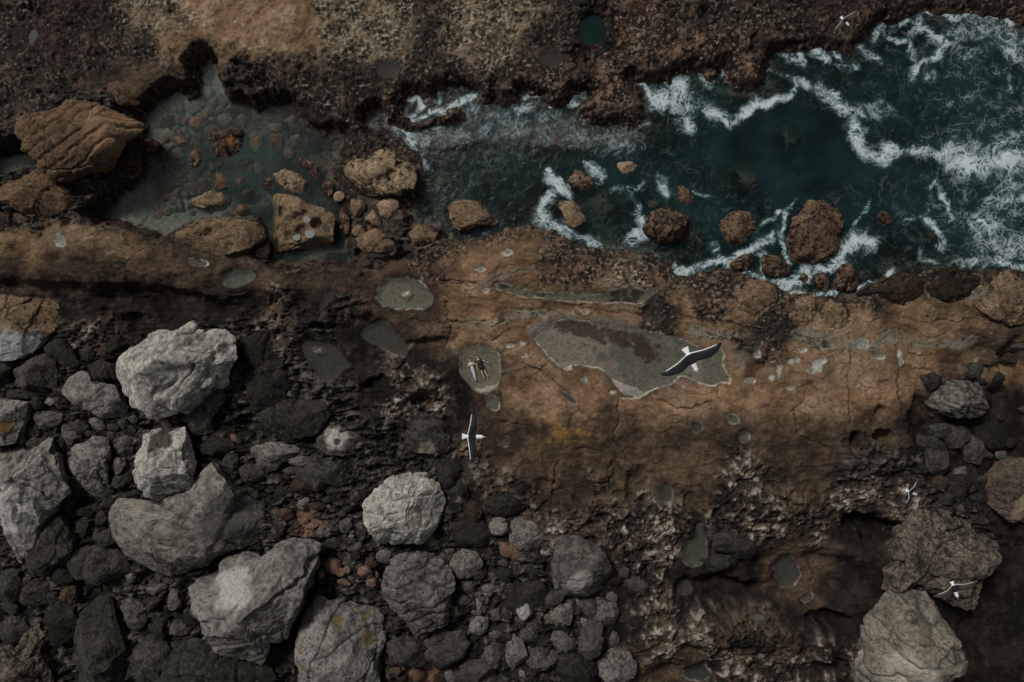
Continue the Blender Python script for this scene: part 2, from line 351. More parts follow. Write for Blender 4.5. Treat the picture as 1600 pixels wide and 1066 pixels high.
# flatten each tide pool's basin
pool_lv = []; rimw = np.zeros(sh, np.float32); poolc = np.zeros(sh + (3,), np.float32); poolm = np.zeros(sh, np.float32); marg = np.zeros(sh, np.float32)
def levels(P):
    cx = np.mean([p[0] for p in P]); cy = np.mean([p[1] for p in P])
    xs = min(p[0] for p in P) - 4, max(p[0] for p in P) + 4; ys = min(p[1] for p in P) - 4, max(p[1] for p in P) + 4
    m = (px > xs[0]) & (px < xs[1]) & (py > ys[0]) & (py < ys[1])
    return float(np.percentile(h[m], 30))
def chaikin(P, it=2):
    for _ in range(it):
        Q = []
        for i in range(len(P)):
            a, b = P[i], P[(i + 1) % len(P)]; Q += [(a[0] * .75 + b[0] * .25, a[1] * .75 + b[1] * .25), (a[0] * .25 + b[0] * .75, a[1] * .25 + b[1] * .75)]
        P = Q
    return P
ALLP = [(l, chaikin(P, 1), d, rw, c, 0) for (l, P, d, rw, c) in POOLS] + [(None, ell(a, b, rx, ry, 0, 12, .22), .05, .8, (.42, .44, .42), 1) for (a, b, rx, ry) in WHITE_POOLS]
for (lab, P, dep, rim, col, small) in ALLP:
    s = sdf_poly(P, 44, 60); lv = levels(P); pool_lv.append(lv)
    xs = min(p[0] for p in P) - 40, max(p[0] for p in P) + 40; ys = min(p[1] for p in P) - 40, max(p[1] for p in P) + 40
    m = (px > xs[0]) & (px < xs[1]) & (py > ys[0]) & (py < ys[1])
    amp = 1.5 if small or rim >= .9 else 7 if dep > .45 else 4
    q = samp(s, px[m] + wx[m] * amp + n_hi[m] * 1.5, py[m] + wy[m] * amp + n_hi[m] * 1.5) * .0502
    hh = h[m]
    ring = ss(1.1, .1, q)
    hh = mix(hh, np.maximum(lv + .05 + np.maximum(q, 0) * .14, np.minimum(hh, lv + .05 + np.maximum(q, 0) * .9)), ring)
    hin = lv - dep * ss(-.02, .45, -q) - .01 + .015 * n_hi[m]
    hh = np.where(q < 0, hin, hh); h[m] = hh
    rimw[m] = np.maximum(rimw[m], rim * ss(.085, .02, np.abs(q - .03)) * ss(-.3, .2, n_hi[m] + .9 * n_mid[m]))
    im = ss(.05, -.12, q)
    marg[m] = np.maximum(marg[m], ss(.55, .05, q) * (q > 0) * (.3 if small else 1)); poolm[m] = np.maximum(poolm[m], im); poolc[m] = mixc(poolc[m], col, (q < .08).astype(np.float32))
TH = h
core = (np.abs(ax) < HX + .03).nonzero()[0]; coy = (np.abs(ay) < HY + .03).nonzero()[0]
ix0, iy0 = core[0], coy[0]
def ground(x, y):
    i = int(np.clip(ix0 + round((x + HX) / TS), 0, sh[1] - 1)); j = int(np.clip(iy0 + round((y + HY) / TS), 0, sh[0] - 1))
    return float(TH[j, i])
def unp(qx, qy, z): return ((qx - 800) * K * (CAMZ - z), (533 - qy) * K * (CAMZ - z))
def ground_px(qx, qy):
    z = 1.0
    for _ in range(3): x, y = unp(qx, qy, z); z = .5 * z + .5 * ground(x, y)
    return z

# albedo of each rock type
def col(c): return np.broadcast_to(np.array(c, np.float32), sh + (3,)).copy()
sp = rnd(cidC, 1); spc = ss(.62, .3, b1); clus = fbm2(TX, TY, 1.3, 3, 501); grain = fbm2(TX, TY, .30, 3, 511, .65)
def speckle(c, pale, dark, fp, fd):
    c = mixc(c, dark, ss(.30 - fd * .8, .48 - fd * .8, -grain + .45 * clus) * .92); return mixc(c, pale, ss(.36 - fp * .9, .56 - fp * .9, grain + .40 * clus + .18 * (sp - .5)) * .85)
t_lo = n_lo * .5 + .5; t_mid = n_mid * .5 + .5; t_hi = n_hi * .5 + .5
cols = {}
ca = mixc(col((.028, .025, .018)), (.10, .065, .043), ss(.42, .68, t_mid + .25 * n_hi)); cols['a'] = speckle(ca, (.24, .20, .145), (.012, .012, .010), .13 , .36)
cm = mixc(col((.030, .019, .016)), (.095, .056, .042), ss(.4, .75, t_mid + .3 * n_hi)); cols['m'] = speckle(cm, (.2, .13, .1), (.014, .011, .010), .08, .34)
cp = mixc(col((.12, .085, .055)), (.24, .19, .13), ss(.35, .65, t_mid + .2 * n_hi)); cols['p'] = speckle(cp, (.42, .36, .27), (.03, .025, .02), .22, .28)
cr_ = mixc(col((.065, .038, .027)), (.18, .118, .082), ss(.35, .68, t_mid + .25 * n_hi)); cols['r'] = speckle(cr_, (.33, .24, .175), (.016, .012, .010), .15, .40)
ct = mixc(col((.17, .105, .06)), (.31, .22, .14), ss(.3, .75, t_mid + .1 * n_hi)); ct = mixc(ct, (.09, .058, .036), ss(.1, .45, .6 * fbm2(TX, TY, 1.2, 4, 921, .6) + .4 * n_hi)[...] * .8); ct = mixc(ct, (.40, .34, .25), ss(.15, .4, grain * .6 + clus * .6 + .2 * n_mid) * .6); cols['t'] = mixc(ct, (.36, .3, .22), ss(.62, .8, t_hi * .6 + t_lo * .4) * .7)
co = mixc(col((.105, .062, .035)), (.275, .18, .106), ss(.3, .7, t_mid * .6 + t_lo * .4 + .12 * n_hi))
co = mixc(co, (.27, .20, .14), ss(.5, .8, rnd(cidA, 7) * .5 + t_mid * .5) * .6); co = co * (.82 + .36 * rnd(cidB, 3))[..., None]
cols['o'] = mixc(co, (.035, .025, .018), np.maximum(ss(.05, .0, crackA) * crm, .85 * ss(.042, 0, crackB) * ss(-.2, .2, n_mid + .4 * n_hi)))
cb = mixc(col((.036, .024, .016)), (.115, .076, .048), ss(.34, .72, t_mid * .7 + t_lo * .3 + .2 * n_hi)); cols['b'] = mixc(cb, (.013, .010, .008), np.maximum(ss(.05, 0, crackA) * crm * .9, .8 * ss(.045, 0, crackB) * ss(-.1, .3, n_mid + .4 * n_hi)))
cd = mixc(col((.009, .008, .0065)), (.026, .020, .015), ss(.35, .7, t_mid + .25 * n_hi)); cols['d'] = mixc(cd, (.07, .058, .046), ss(.55, .8, t_hi + .2 * n_vhi) * .3)
cols['y'] = mixc(cols['b'], (.22, .125, .03), ss(.52, .72, t_mid + .25 * n_hi) * .75)
cols['u'] = mixc(col((.13, .075, .05)), (.21, .12, .08), t_hi)
cw = mixc(col((.017, .015, .0125)), (.105, .072, .048), ss(.32, .66, t_mid + .25 * n_hi)); cw = mixc(cw, (.34, .31, .26), ss(.06, .42, .45 * n_mid + .85 * n_hi + .25 * rid - .10) * ss(-.42, .05, n_lo + .6 * w1 + .3 * n_mid))
cols['w'] = mixc(cw, (.010, .009, .008), np.maximum(ss(.32, .12, p1) * (rnd(cidP, 3) > .55) * .8, ss(.12, -.25, rid) * .5))
ck = mixc(col((.0105, .0100, .0085)), (.030, .027, .022), ss(.3, .75, rnd(cidK, 8) * .5 + t_mid * .5 + .15 * n_hi)); cols['k'] = mixc(ck, (.135, .125, .108), ss(.22, .58, rid2 * .25 + rid * .2 + n_hi * .7 + .35 * n_lo) * .7)
cg = mixc(col((.15, .14, .12)), (.075, .033, .024), ss(.5, .58, t_lo * .35 + t_mid * .65 + .16 * n_hi)); cols['g'] = cg
cs = mixc(col((.04, .037, .028)), (.10, .075, .052), ss(.4, .7, t_mid + .2 * n_hi)); cols['s'] = speckle(cs, (.2, .17, .13), (.015, .015, .012), .1, .2)
CC = np.zeros(sh + (3,), np.float32)
for L in W: CC += cols[L] * W[L][..., None]
bnd = np.floor(sfield); gb = ((bnd % 4) == 1) * ss(.44, .36, sl) * szone * (W['o'] + W['b']) * ss(-.35, .1, w1 + .5 * n_mid) * ss(700, 780, px)
CC = mixc(CC, (.18, .165, .13), gb * .8); CC = mixc(CC, (.016, .018, .011), gb * ss(.12, .35, n_hi + .5 * n_mid) * .9); CC = mixc(CC, (.05, .032, .021), (W['o'] * szone) * ss(.15, .4, n_hi * .8 + n_mid * .7) * .6)
CC = mixc(CC, (.03, .021, .015), np.maximum(crk * .7, slm * (W['o'] + W['b']) * .75))
CC = mixc(CC, (.42, .38, .31), (W['o'] * szone) * ss(.07, .02, np.abs(sl - .17)) * ss(.1, .35, n_mid + .4 * n_hi) * .6)
CC = mixc(CC, (.013, .013, .011), hol * (W['a'] + W['m'] + W['r'] + .7 * W['p']) * ss(-.5, .2, n_mid + .6 * n_hi + .2) * .85)
# wet black-brown barnacle band hugging the waterline
band = ss(2.0, .1, sd) * (sd > 0) * ss(-.55, .25, n_mid + .5 * n_hi + .25) * (1 - .6 * W['k'])
wl = speckle(mixc(col((.042, .028, .02)), (.15, .098, .068), ss(.4, .7, t_mid + .2 * n_hi)), (.30, .22, .16), (.012, .010, .008), .15, .42)
wl = wl * (.45 + .55 * ss(560, 640, px) + .3 * ss(560, 500, px) * ss(340, 370, py))[..., None]
CC = CC * (1 - band * .85)[..., None] + wl * (band * .85)[..., None]
inw = ss(.1, -.2, sd)
seab = speckle(mixc(col((.018, .021, .017)), (.10, .088, .066), ss(.38, .7, rnd(cidK, 8) * .4 + t_mid * .6)), (.11, .10, .085), (.010, .011, .010), .04, .2)
pxw = px + wx * 30 + w1 * 70; sandy = ss(560, 500, pxw) * ss(.30, .62, t_mid * .4 + .2 * n_hi + .6 * ss(430, 230, pxw)) 
seab = seab * (.6 + 1.6 * ss(.35, .7, t_lo * .4 + t_mid * .6))[..., None]
seab = mixc(seab, (.27, .295, .245), sandy * .85)
reef = ss(620, 660, px) * ss(1040, 960, px) * ss(265, 225, py)
rf = speckle(mixc(col((.075, .06, .055)), (.2, .165, .15), ss(.35, .65, t_mid + .3 * n_hi)), (.34, .31, .28), (.03, .024, .022), .2, .25)
seab = seab * (1 - reef)[..., None] + rf * reef[..., None]
CC = CC * (1 - inw)[..., None] + seab * inw[..., None]
big = ALLP[8][1]; sB = samp(sdf_poly(big, 20, 40), px, py)
mb = np.minimum(line_dist([(880,506),(940,520),(985,530),(1020,552)], 60), 80); mb = samp(mb, px, py)
maro = ss(.46, .56, .42 * ss(30, 4, mb) + .40 * t_mid + .30 * n_hi) * (sB < 0) * (mb < 34)
grn = ss(.55, .62, t_mid + .2 * n_hi)
pc = poolc * (.86 + .28 * t_mid[..., None]); pc = mixc(pc, (.23, .235, .195), (sB < 0) * ss(-.1, .15, n_mid + .2 * n_hi + ss(900, 980, px) - .7)); pc = mixc(pc, (.12, .115, .095), (sB < 0) * ss(.18, .4, n_vhi + .6 * n_hi + .3 * n_mid) * .6); pc = mixc(pc, (.07, .032, .024), maro * .8)
strip = samp(sdf_poly(ALLP[9][1], 20, 40), px, py)
pc = mixc(pc, (.03, .032, .02), (strip < 0) * ss(.5, .6, t_mid + .35 * n_hi) * .9)
CC = CC * (1 - .25 * marg * (1 - poolm))[..., None]
CC = CC * (1 - poolm)[..., None] + pc * poolm[..., None]
CC = mixc(CC, (.52, .49, .42), rimw * .85)
WET = np.clip(ss(1.5, .1, sd) * .8 + .25 * W['b'] + .2 * W['k'] + .3 * W['a'], 0, 1).astype(np.float32)

SPK = np.clip(.95 * W['a'] + .85 * W['m'] + W['r'] + .6 * W['p'] + .55 * W['w'] + .3 * W['k'] + .12 * W['b'] + .10 * W['o'] + band * .9, 0, 1) * (.25 + .75 * ss(-.35, .3, clus + .5 * n_mid)) * (1 - poolm) * (1 - .5 * inw)
# ------------------------------------------------------------------ mesh + material helpers
def mk_mesh(name, V, F, cols=None, smooth=True, extra=None):
    me = bpy.data.meshes.new(name); V = np.ascontiguousarray(V, np.float32); F = np.ascontiguousarray(F, np.int32)
    nv, (nf, k) = len(V), F.shape
    me.vertices.add(nv); me.vertices.foreach_set('co', V.ravel())
    me.loops.add(nf * k); me.loops.foreach_set('vertex_index', F.ravel())
    me.polygons.add(nf); me.polygons.foreach_set('loop_start', np.arange(0, nf * k, k, dtype=np.int32)); me.polygons.foreach_set('loop_total', np.full(nf, k, np.int32))
    me.polygons.foreach_set('use_smooth', np.full(nf, smooth))
    if cols is not None:
        a = me.attributes.new('Col', 'FLOAT_COLOR', 'POINT'); cc = np.ones((nv, 4), np.float32); cc[:, :3] = cols; a.data.foreach_set('color', cc.ravel())
    for n, d in (extra or {}).items():
        a = me.attributes.new(n, 'FLOAT', 'POINT'); a.data.foreach_set('value', np.ascontiguousarray(d, np.float32).ravel())
    me.update(calc_edges=True)
    return me
def link(name, me, mat, parent=None, loc=None, **props):
    o = bpy.data.objects.new(name, me); C.objects.link(o)
    if mat and me is not None and not me.materials: me.materials.append(mat)
    if parent: o.parent = parent
    if loc is not None: o.location = loc
    for k_, v_ in props.items(): o[k_] = v_
    return o
class NT:
    def __init__(s, name):
        s.m = bpy.data.materials.new(name); s.m.use_nodes = True; s.t = s.m.node_tree; s.t.nodes.clear()
        s.out = s.n('ShaderNodeOutputMaterial')
    def n(s, ty, **kw):
        x = s.t.nodes.new(ty)
        for k_, v_ in kw.items(): setattr(x, k_, v_)
        return x
    def l(s, a, b): s.t.links.new(a, b)
    def attr(s, name): return s.n('ShaderNodeAttribute', attribute_name=name)
    def math(s, op, a, b=None, clamp=False):
        x = s.n('ShaderNodeMath', operation=op, use_clamp=clamp)
        for i, v in enumerate([a, b]):
            if v is None: continue
            if isinstance(v, (int, float)): x.inputs[i].default_value = v
            else: s.l(v, x.inputs[i])
        return x.outputs[0]
    def noise(s, vec, scale, detail=6, rough=.6, dist=0):
        x = s.n('ShaderNodeTexNoise'); x.inputs['Scale'].default_value = scale; x.inputs['Detail'].default_value = detail
        x.inputs['Roughness'].default_value = rough; x.inputs['Distortion'].default_value = dist; s.l(vec, x.inputs['Vector']); return x.outputs['Fac']
    def maprange(s, v, a, b, c, d):
        x = s.n('ShaderNodeMapRange'); x.inputs[1].default_value = a; x.inputs[2].default_value = b; x.inputs[3].default_value = c; x.inputs[4].default_value = d
        s.l(v, x.inputs[0]); return x.outputs[0]
def rock_mat(name, bump=.5, s1=5, s2=22, wet=False, vary=.45, spk=True):
    t = NT(name); tc = t.n('ShaderNodeTexCoord'); P = tc.outputs['Object']
    c = t.attr('Col'); n1 = t.noise(P, s1, 8, .68); n2 = t.noise(P, s2, 4, .6)
    f = t.math('ADD', t.maprange(n1, .25, .75, 1 - vary, 1 + vary), t.maprange(n2, .3, .7, -.22, .22))
    mx = t.n('ShaderNodeVectorMath', operation='SCALE'); t.l(c.outputs['Color'], mx.inputs[0]); t.l(f, mx.inputs['Scale'])
    if spk:
        sk = t.attr('spk').outputs['Fac']; na = t.noise(P, 3.0, 6, .74, .5); nb = t.noise(P, 4.0, 5, .72); nbig = t.noise(P, .7, 3, .6)
        mp = t.n('ShaderNodeMix', data_type='RGBA'); mp.inputs['B'].default_value = (.36, .29, .215, 1); t.l(mx.outputs[0], mp.inputs['A'])
        t.l(t.math('MULTIPLY', t.math('MULTIPLY', t.maprange(t.math('ADD', nb, t.math('MULTIPLY', nbig, .5)), .84, .95, 0, .8), sk), 1.0, True), mp.inputs['Factor'])
        md = t.n('ShaderNodeMix', data_type='RGBA'); md.inputs['B'].default_value = (.010, .0085, .007, 1); t.l(mp.outputs['Result'], md.inputs['A'])
        t.l(t.math('MULTIPLY', t.maprange(t.math('SUBTRACT', na, t.math('MULTIPLY', sk, .07)), .47, .39, 0, .95), t.math('MULTIPLY', sk, 1.6, True), True), md.inputs['Factor']); mx = md
    b = t.n('ShaderNodeBsdfPrincipled'); t.l(mx.outputs['Result'] if spk else mx.outputs[0], b.inputs['Base Color']); b.inputs['Specular IOR Level'].default_value = .10
    if wet: t.l(t.maprange(t.attr('wet').outputs['Fac'], 0, 1, .9, .45), b.inputs['Roughness'])
    else: b.inputs['Roughness'].default_value = .88
    bp = t.n('ShaderNodeBump'); bp.inputs['Strength'].default_value = bump; bp.inputs['Distance'].default_value = .12
    t.l(t.math('ADD', n1, t.math('MULTIPLY', n2, .5)), bp.inputs['Height']); t.l(bp.outputs[0], b.inputs['Normal']); t.l(b.outputs[0], t.out.inputs['Surface'])
    return t.m
M_SHELF = rock_mat('shelf_rock', .8, 3.6, 16, True, .46)
M_BOULDER = rock_mat('boulder_rock', .8, 4.5, 20, False, .42)
def plain(name, c, rough=.7, bump=0, sc=40):
    t = NT(name); tc = t.n('ShaderNodeTexCoord'); n1 = t.noise(tc.outputs['Object'], sc, 4)
    mx = t.n('ShaderNodeVectorMath', operation='SCALE'); mx.inputs[0].default_value = c; t.l(t.maprange(n1, .3, .7, .82, 1.15), mx.inputs['Scale'])
    b = t.n('ShaderNodeBsdfPrincipled'); t.l(mx.outputs[0], b.inputs['Base Color']); b.inputs['Roughness'].default_value = rough
    t.l(b.outputs[0], t.out.inputs['Surface']); return t.m

nr, nc = sh; idx = np.arange(nr * nc, dtype=np.int32).reshape(nr, nc)
F = np.stack([idx[:-1, :-1], idx[:-1, 1:], idx[1:, 1:], idx[1:, :-1]], -1).reshape(-1, 4)
me = mk_mesh('rock_shelf', np.stack([TX, TY, TH], -1).reshape(-1, 3), F, CC.reshape(-1, 3), True, {'wet': WET, 'spk': SPK})
link('rock_shelf', me, M_SHELF, kind='structure')

# ------------------------------------------------------------------ boulders
ICO = {}
def ico(l):
    if l not in ICO:
        bm = bmesh.new(); bmesh.ops.create_icosphere(bm, subdivisions=l, radius=1)
        V = np.array([v.co[:] for v in bm.verts], np.float32); Fa = np.array([[v.index for v in f.verts] for f in bm.faces], np.int32); bm.free(); ICO[l] = (V, Fa)
    return ICO[l]
KIND = {'pale': ((.44, .43, .385), (.17, .16, .14)), 'grey': ((.235, .225, .20), (.055, .052, .046)), 'mid': ((.125, .118, .105), (.028, .026, .023)), 'dark': ((.043, .041, .036), (.012, .0115, .010)),
        'tan': ((.32, .24, .16), (.12, .085, .052)), 'brown': ((.155, .10, .062), (.045, .030, .02)), 'dbrown': ((.06, .042, .028), (.016, .012, .009)), 'barn': ((.165, .11, .072), (.04, .026, .018)),
        'moss': ((.05, .048, .015), (.02, .02, .009)), 'pink': ((.20, .125, .09), (.09, .058, .043)), 'shore': ((.22, .155, .10), (.07, .046, .030)), 'sub': ((.22, .195, .15), (.075, .068, .055)), 'cream': ((.5, .45, .34), (.3, .26, .19)),
        'speck': ((.15, .128, .10), (.016, .014, .012)), 'sandy': ((.26, .235, .195), (.07, .06, .048)), 'umber': ((.11, .085, .066), (.035, .027, .022))}
ORG = []       # for neighbour lookup
def rock_mesh(name, R, hz, kind, seed, lev, facets=9, strat=None, barn=0, pits=None, rough=1.0, lichen=0, cap=None, flat=.95, ang=1.0):
    V, Fa = ico(lev); rr = np.random.default_rng(seed)
    th = np.arctan2(V[:, 1], V[:, 0]); s = V[:, 2]; c = np.sqrt(np.maximum(0, 1 - s * s))
    u = (th / (2 * np.pi)) % 1 * len(R); i = u.astype(int) % len(R); f = u - np.floor(u)
    Rt = R[i] * (1 - f) + R[(i + 1) % len(R)] * f; Rm = R.mean()
    e = .62; cc = c ** e; zz = np.sign(s) * np.abs(s) ** .85
    P = np.stack([np.cos(th) * Rt * cc, np.sin(th) * Rt * cc, zz * hz], 1)
    D = V; N1 = rr.normal(size=(17, 3)); N1 /= np.linalg.norm(N1, axis=1)[:, None]; o1 = rr.uniform(.74, 1.0, 17)
    N2 = rr.normal(size=(110, 3)); N2 /= np.linalg.norm(N2, axis=1)[:, None]; o2 = rr.uniform(.90, 1.0, 110)
    wob = fbm3(V * 1.3 + seed, 1.0, 3, seed + 3)[:, None] * .16; Dw = V + wob * np.roll(V, 1, 1); Dw /= np.linalg.norm(Dw, axis=1)[:, None]
    r1_ = (o1 / np.maximum(Dw @ N1.T, .25)).min(1); r2_ = (o2 / np.maximum(Dw @ N2.T, .25)).min(1)
    chis = ang * (r1_ / 1.02 - 1) + .8 * (r2_ / 1.0 - 1)
    P = P * (1 + np.clip(chis, -.35, .12))[:, None]
    if facets > 3 and lev >= 4:
        a0 = rr.uniform(0, 6.28)
        for k_ in range(3):
            a = a0 + k_ * 2.1 + rr.uniform(-.5, .5); el = rr.uniform(.82, 1.2); n = np.array([math.cos(a) * math.cos(el), math.sin(a) * math.cos(el), math.sin(el)])
            d = P @ n; over = np.maximum(d - d.max() * rr.uniform(.58, .80), 0); P -= n * (over * .95)[:, None]
    for k_ in range(facets):                                   # sawn-off faces, like broken sandstone
        a = rr.uniform(0, 2 * np.pi); el = rr.uniform(.6, 1.3)
        n = np.array([math.cos(a) * math.cos(el), math.sin(a) * math.cos(el), math.sin(el)])
        d = P @ n; lim = d.max() * rr.uniform(.66, .92)
        over = np.maximum(d - lim, 0); P -= n * (over * .93)[:, None]
    for _it in range(2):
     hb = np.hypot(P[:, 0], P[:, 1]); t2 = (np.arctan2(P[:, 1], P[:, 0]) / (2 * np.pi)) % 1; NB = 48; bi = (t2 * NB).astype(int) % NB
     mx_ = np.zeros(NB); np.maximum.at(mx_, bi, hb); mx_[mx_ <= 0] = Rm
     tgt = np.interp((np.arange(NB) + .5) / NB, np.arange(len(R) + 1) / len(R), np.append(R, R[0])); ra = np.clip(tgt / mx_, .75, 1.9); ra = np.interp(t2 * NB - .5, np.arange(-1, NB + 1), np.concatenate([ra[-1:], ra, ra[:1]]))
     P[:, :2] *= ra[:, None]
    n = V.copy(); n[:, 2] *= Rm / hz; n /= np.linalg.norm(n, axis=1)[:, None]
    q = P.astype(np.float32) / Rm + seed * 3.7
    f1 = fbm3(q, .8, 3, seed); f2 = fbm3(q, .3, 4, seed + 9, .58); r1 = fbm3(q + .2 * f1[:, None], .55, 4, seed + 5, .55, True)
    f3 = fbm3(q, .09, 3, seed + 14, .6) if lev >= 5 else 0 * f1
    disp = .035 * f1 + .018 * f2 * rough + .018 * (r1 - .3) * rough + .014 * f3 * rough
    if rough > 1.2: disp = disp + (rough - 1) * (.022 * f2 + .03 * (r1 - .3))
    sv = 0 * f1; jnt = 0 * f1
    if strat:
        a, fr, am = strat; dd = (q[:, 0] * math.cos(a) + q[:, 1] * math.sin(a) + .35 * q[:, 2]) * fr + f1 * 1.3
        sv = 1 - np.abs(2 * (dd - np.floor(dd)) - 1); disp = disp + am * (ss(0, .55, sv) - .6)
    for k_ in range(5 if lev >= 5 else 2):                        # faults and open joints
        nn_ = rr.normal(size=3); nn_[2] *= .5; nn_ /= np.linalg.norm(nn_); e_ = q @ nn_; e_ = e_ - np.median(e_) - rr.choice([-1, 1]) * rr.uniform(.15, .7) + .26 * f1 + .06 * f2
        disp = disp + rr.uniform(-.045, .045) * ss(-.02, .02, e_) * rough - .035 * ss(.03, .0, np.abs(e_)) * ss(-.1, .25, f1 * (1 if k_ % 2 else -1)); jnt = np.maximum(jnt, ss(.018, .0, np.abs(e_)) * ss(-.1, .25, f1 * (1 if k_ % 2 else -1)))
    step = np.floor((q[:, 2] + .12 * f1) * 7 + f2 * .8) / 7; disp = disp + .05 * (step - q[:, 2]) * 1.2
    if pits is not None:
        for (ux, uy, ur, ud) in pits:
            dd = np.sqrt((P[:, 0] / Rm - ux) ** 2 + (P[:, 1] / Rm - uy) ** 2) + .04 * f2; m = ss(ur * 1.15, ur * .7, dd) * (s > 0); P[:, 2] -= m * ud * Rm
    P = P + n * (disp * Rm)[:, None]
    A, B = KIND[kind]; tn = rr.uniform(.9, 1.1) if kind not in ('dark', 'mid', 'dbrown') else rr.uniform(.5, 1.7); A = np.array(A) * tn * np.array((1 + rr.uniform(.0, .06), 1, 1 - rr.uniform(-.02, .05))); B = np.array(B)
    ga = rr.uniform(0, np.pi); gr = fbm3(np.stack([q[:, 0] * math.cos(ga) + q[:, 1] * math.sin(ga), (q[:, 1] * math.cos(ga) - q[:, 0] * math.sin(ga)) * 4.5, q[:, 2] * 2], 1).astype(np.float32), .45, 4, seed + 80, .62)
    t = ss(-.42, .42, .35 * f1 + .5 * f2 + .2 * r1 + .5 * f3 + .55 * gr)
    cc_ = B + (A - B) * t[:, None]
    if lev >= 5:
        pk = gn3((P * 7.0).astype(np.float32) + seed, 91) + .4 * f2; cc_ = mixc(cc_, B * .4, ss(.28, .5, pk) * .75)
    vein = ss(.05, 0, np.abs(fbm3(q, .5, 3, seed + 31) + .1 * f2)) * .45; cc_ = mixc(cc_, B * .55, vein)
    cc_ = mixc(cc_, B * .25, jnt * .9)
    lt = ss(.15, .5, fbm3(q, .38, 4, seed + 44)) * .5; cc_ = mixc(cc_, np.minimum(A * 1.35, .6), lt)
    if strat: cc_ = mixc(cc_, B * .7, ss(.22, 0, sv) * .7)
    spk = np.full(len(P), .5 if kind == 'speck' else .12 if kind in ('mid', 'grey', 'dark') else .1, np.float32)
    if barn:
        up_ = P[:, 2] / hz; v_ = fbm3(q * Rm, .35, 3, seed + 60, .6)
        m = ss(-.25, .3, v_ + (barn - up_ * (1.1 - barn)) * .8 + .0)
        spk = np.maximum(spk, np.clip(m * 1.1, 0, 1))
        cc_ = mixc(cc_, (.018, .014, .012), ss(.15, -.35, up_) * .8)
    if lichen: cc_ = mixc(cc_, (.12, .09, .025), ss(.36, .47, fbm3(q, .30, 5, seed + 70) + .1 * lichen) * .8)
    if cap is not None:                                         # a differently coloured patch on one side, painted shade on the broad grey boulder
        (cx, cy, cr, ccol) = cap; m = ss(cr, cr * .6, np.sqrt((P[:, 0] / Rm - cx) ** 2 + (P[:, 1] / Rm - cy) ** 2) + .35 * f2); cc_ = mixc(cc_, ccol, m)
    return mk_mesh(name, P, Fa, np.clip(cc_, .005, .7), True, {'spk': spk})
SPECS = []
def radial(poly, cx, cy, n=72):
    P = np.array(poly, float) - (cx, cy); P[:, 1] *= -1; out = np.zeros(n)
    for k_ in range(n):
        a = 2 * math.pi * k_ / n; dx, dy = math.cos(a), math.sin(a); best = 0
        for i in range(len(P)):
            a0 = P[i]; e = P[(i + 1) % len(P)] - a0; den = dx * e[1] - dy * e[0]
            if abs(den) < 1e-9: continue
            t = (a0[0] * e[1] - a0[1] * e[0]) / den; w = (a0[0] * dy - a0[1] * dx) / den
            if t > 0 and -1e-6 <= w <= 1 + 1e-6: best = max(best, t)
        out[k_] = best
    out = np.where(out <= 0, out[out > 0].mean(), out)
    return .25 * np.roll(out, 1) + .5 * out + .25 * np.roll(out, -1)
def boulder(poly, label, kind, cat='boulder', name='boulder', hk=.62, sink=.28, z=None, under=None, group=None, ref=None, **kw):
    P = np.array(poly, float); x_, y_ = P[:, 0], P[:, 1]; x2, y2 = np.roll(x_, -1), np.roll(y_, -1); cr_ = x_ * y2 - x2 * y_; A_ = cr_.sum() / 2
    cx = ((x_ + x2) * cr_).sum() / (6 * A_); cy = ((y_ + y2) * cr_).sum() / (6 * A_)
    R = radial(poly, cx, cy); g = ground_px(cx, cy) if z is None else max(z, ground_px(cx, cy) + .06)
    sc = K * (CAMZ - g - .3 * R.mean() * .05 * hk); hz = hk * R.mean() * sc; zc = g + hz * sink
    if kind in ('sub', 'moss') or under is not None: zc = min(zc, (-.10 if under is None else under) - hz * .9)
    R = R * K * (CAMZ - zc) * 1.01
    rp = R.mean() / .05; lev = 7 if rp > 52 else 6 if rp > 30 else 5 if rp > 14 else 4 if rp > 6 else 3
    seed = len(SPECS) * 13 + 5
    me = rock_mesh(name, R, hz, kind, seed, lev, **kw)
    x, y = unp(cx, cy, zc); props = dict(label=label, category=cat)
    if group: props['group'] = group
    o = link(name, me, M_BOULDER, None, (x, y, zc), **props)
    SPECS.append((cx, cy, R.mean() / .05, poly, ref, zc + hz)); return o

B = boulder
SH = 'rocks standing in the channel'; LP = 'cobbles in the still green pool'; LL = 'fallen boulders on the lower left'
# upper left
B([(17,191),(31,174),(73,169),(124,162),(158,165),(183,174),(214,186),(231,194),(229,205),(208,222),(194,242),(180,253),(158,265),(132,272),(110,285),(85,280),(62,259),(48,240),(28,222),(15,208)], 'large brown wedge boulder with diagonal ridges at the upper left', 'brown', ref='the ridged wedge boulder', strat=(math.radians(-62), 4.6, .034), hk=.5, facets=3, ang=.5, cap=(.9,.1,.6,(.22,.14,.085)))
B([(-12,305),(0,298),(17,281),(37,268),(62,261),(76,273),(90,287),(104,294),(118,306),(117,323),(107,332),(84,337),(65,344),(56,340),(37,330),(17,323),(-10,322)], 'rounded brown boulder tucked below the ridged wedge boulder', 'brown', ref='the rounded brown left boulder', facets=8, hk=.5)
B([(21,329),(42,334),(58,344),(42,350),(22,351)], 'small smooth brown rock wedged under the rounded brown boulder', 'brown', 'rock', 'rock')
B([(-25,326),(18,332),(21,351),(0,366),(-25,366)], 'dim brown rock cut off by the left edge above the ridge', 'dbrown', 'rock', 'rock')
B([(169,133),(185,126),(205,136),(216,150),(212,163),(190,166),(172,155)], 'cracked light brown rock on the dark reef above the wedge boulder', 'brown', 'rock', 'rock', hk=.4)
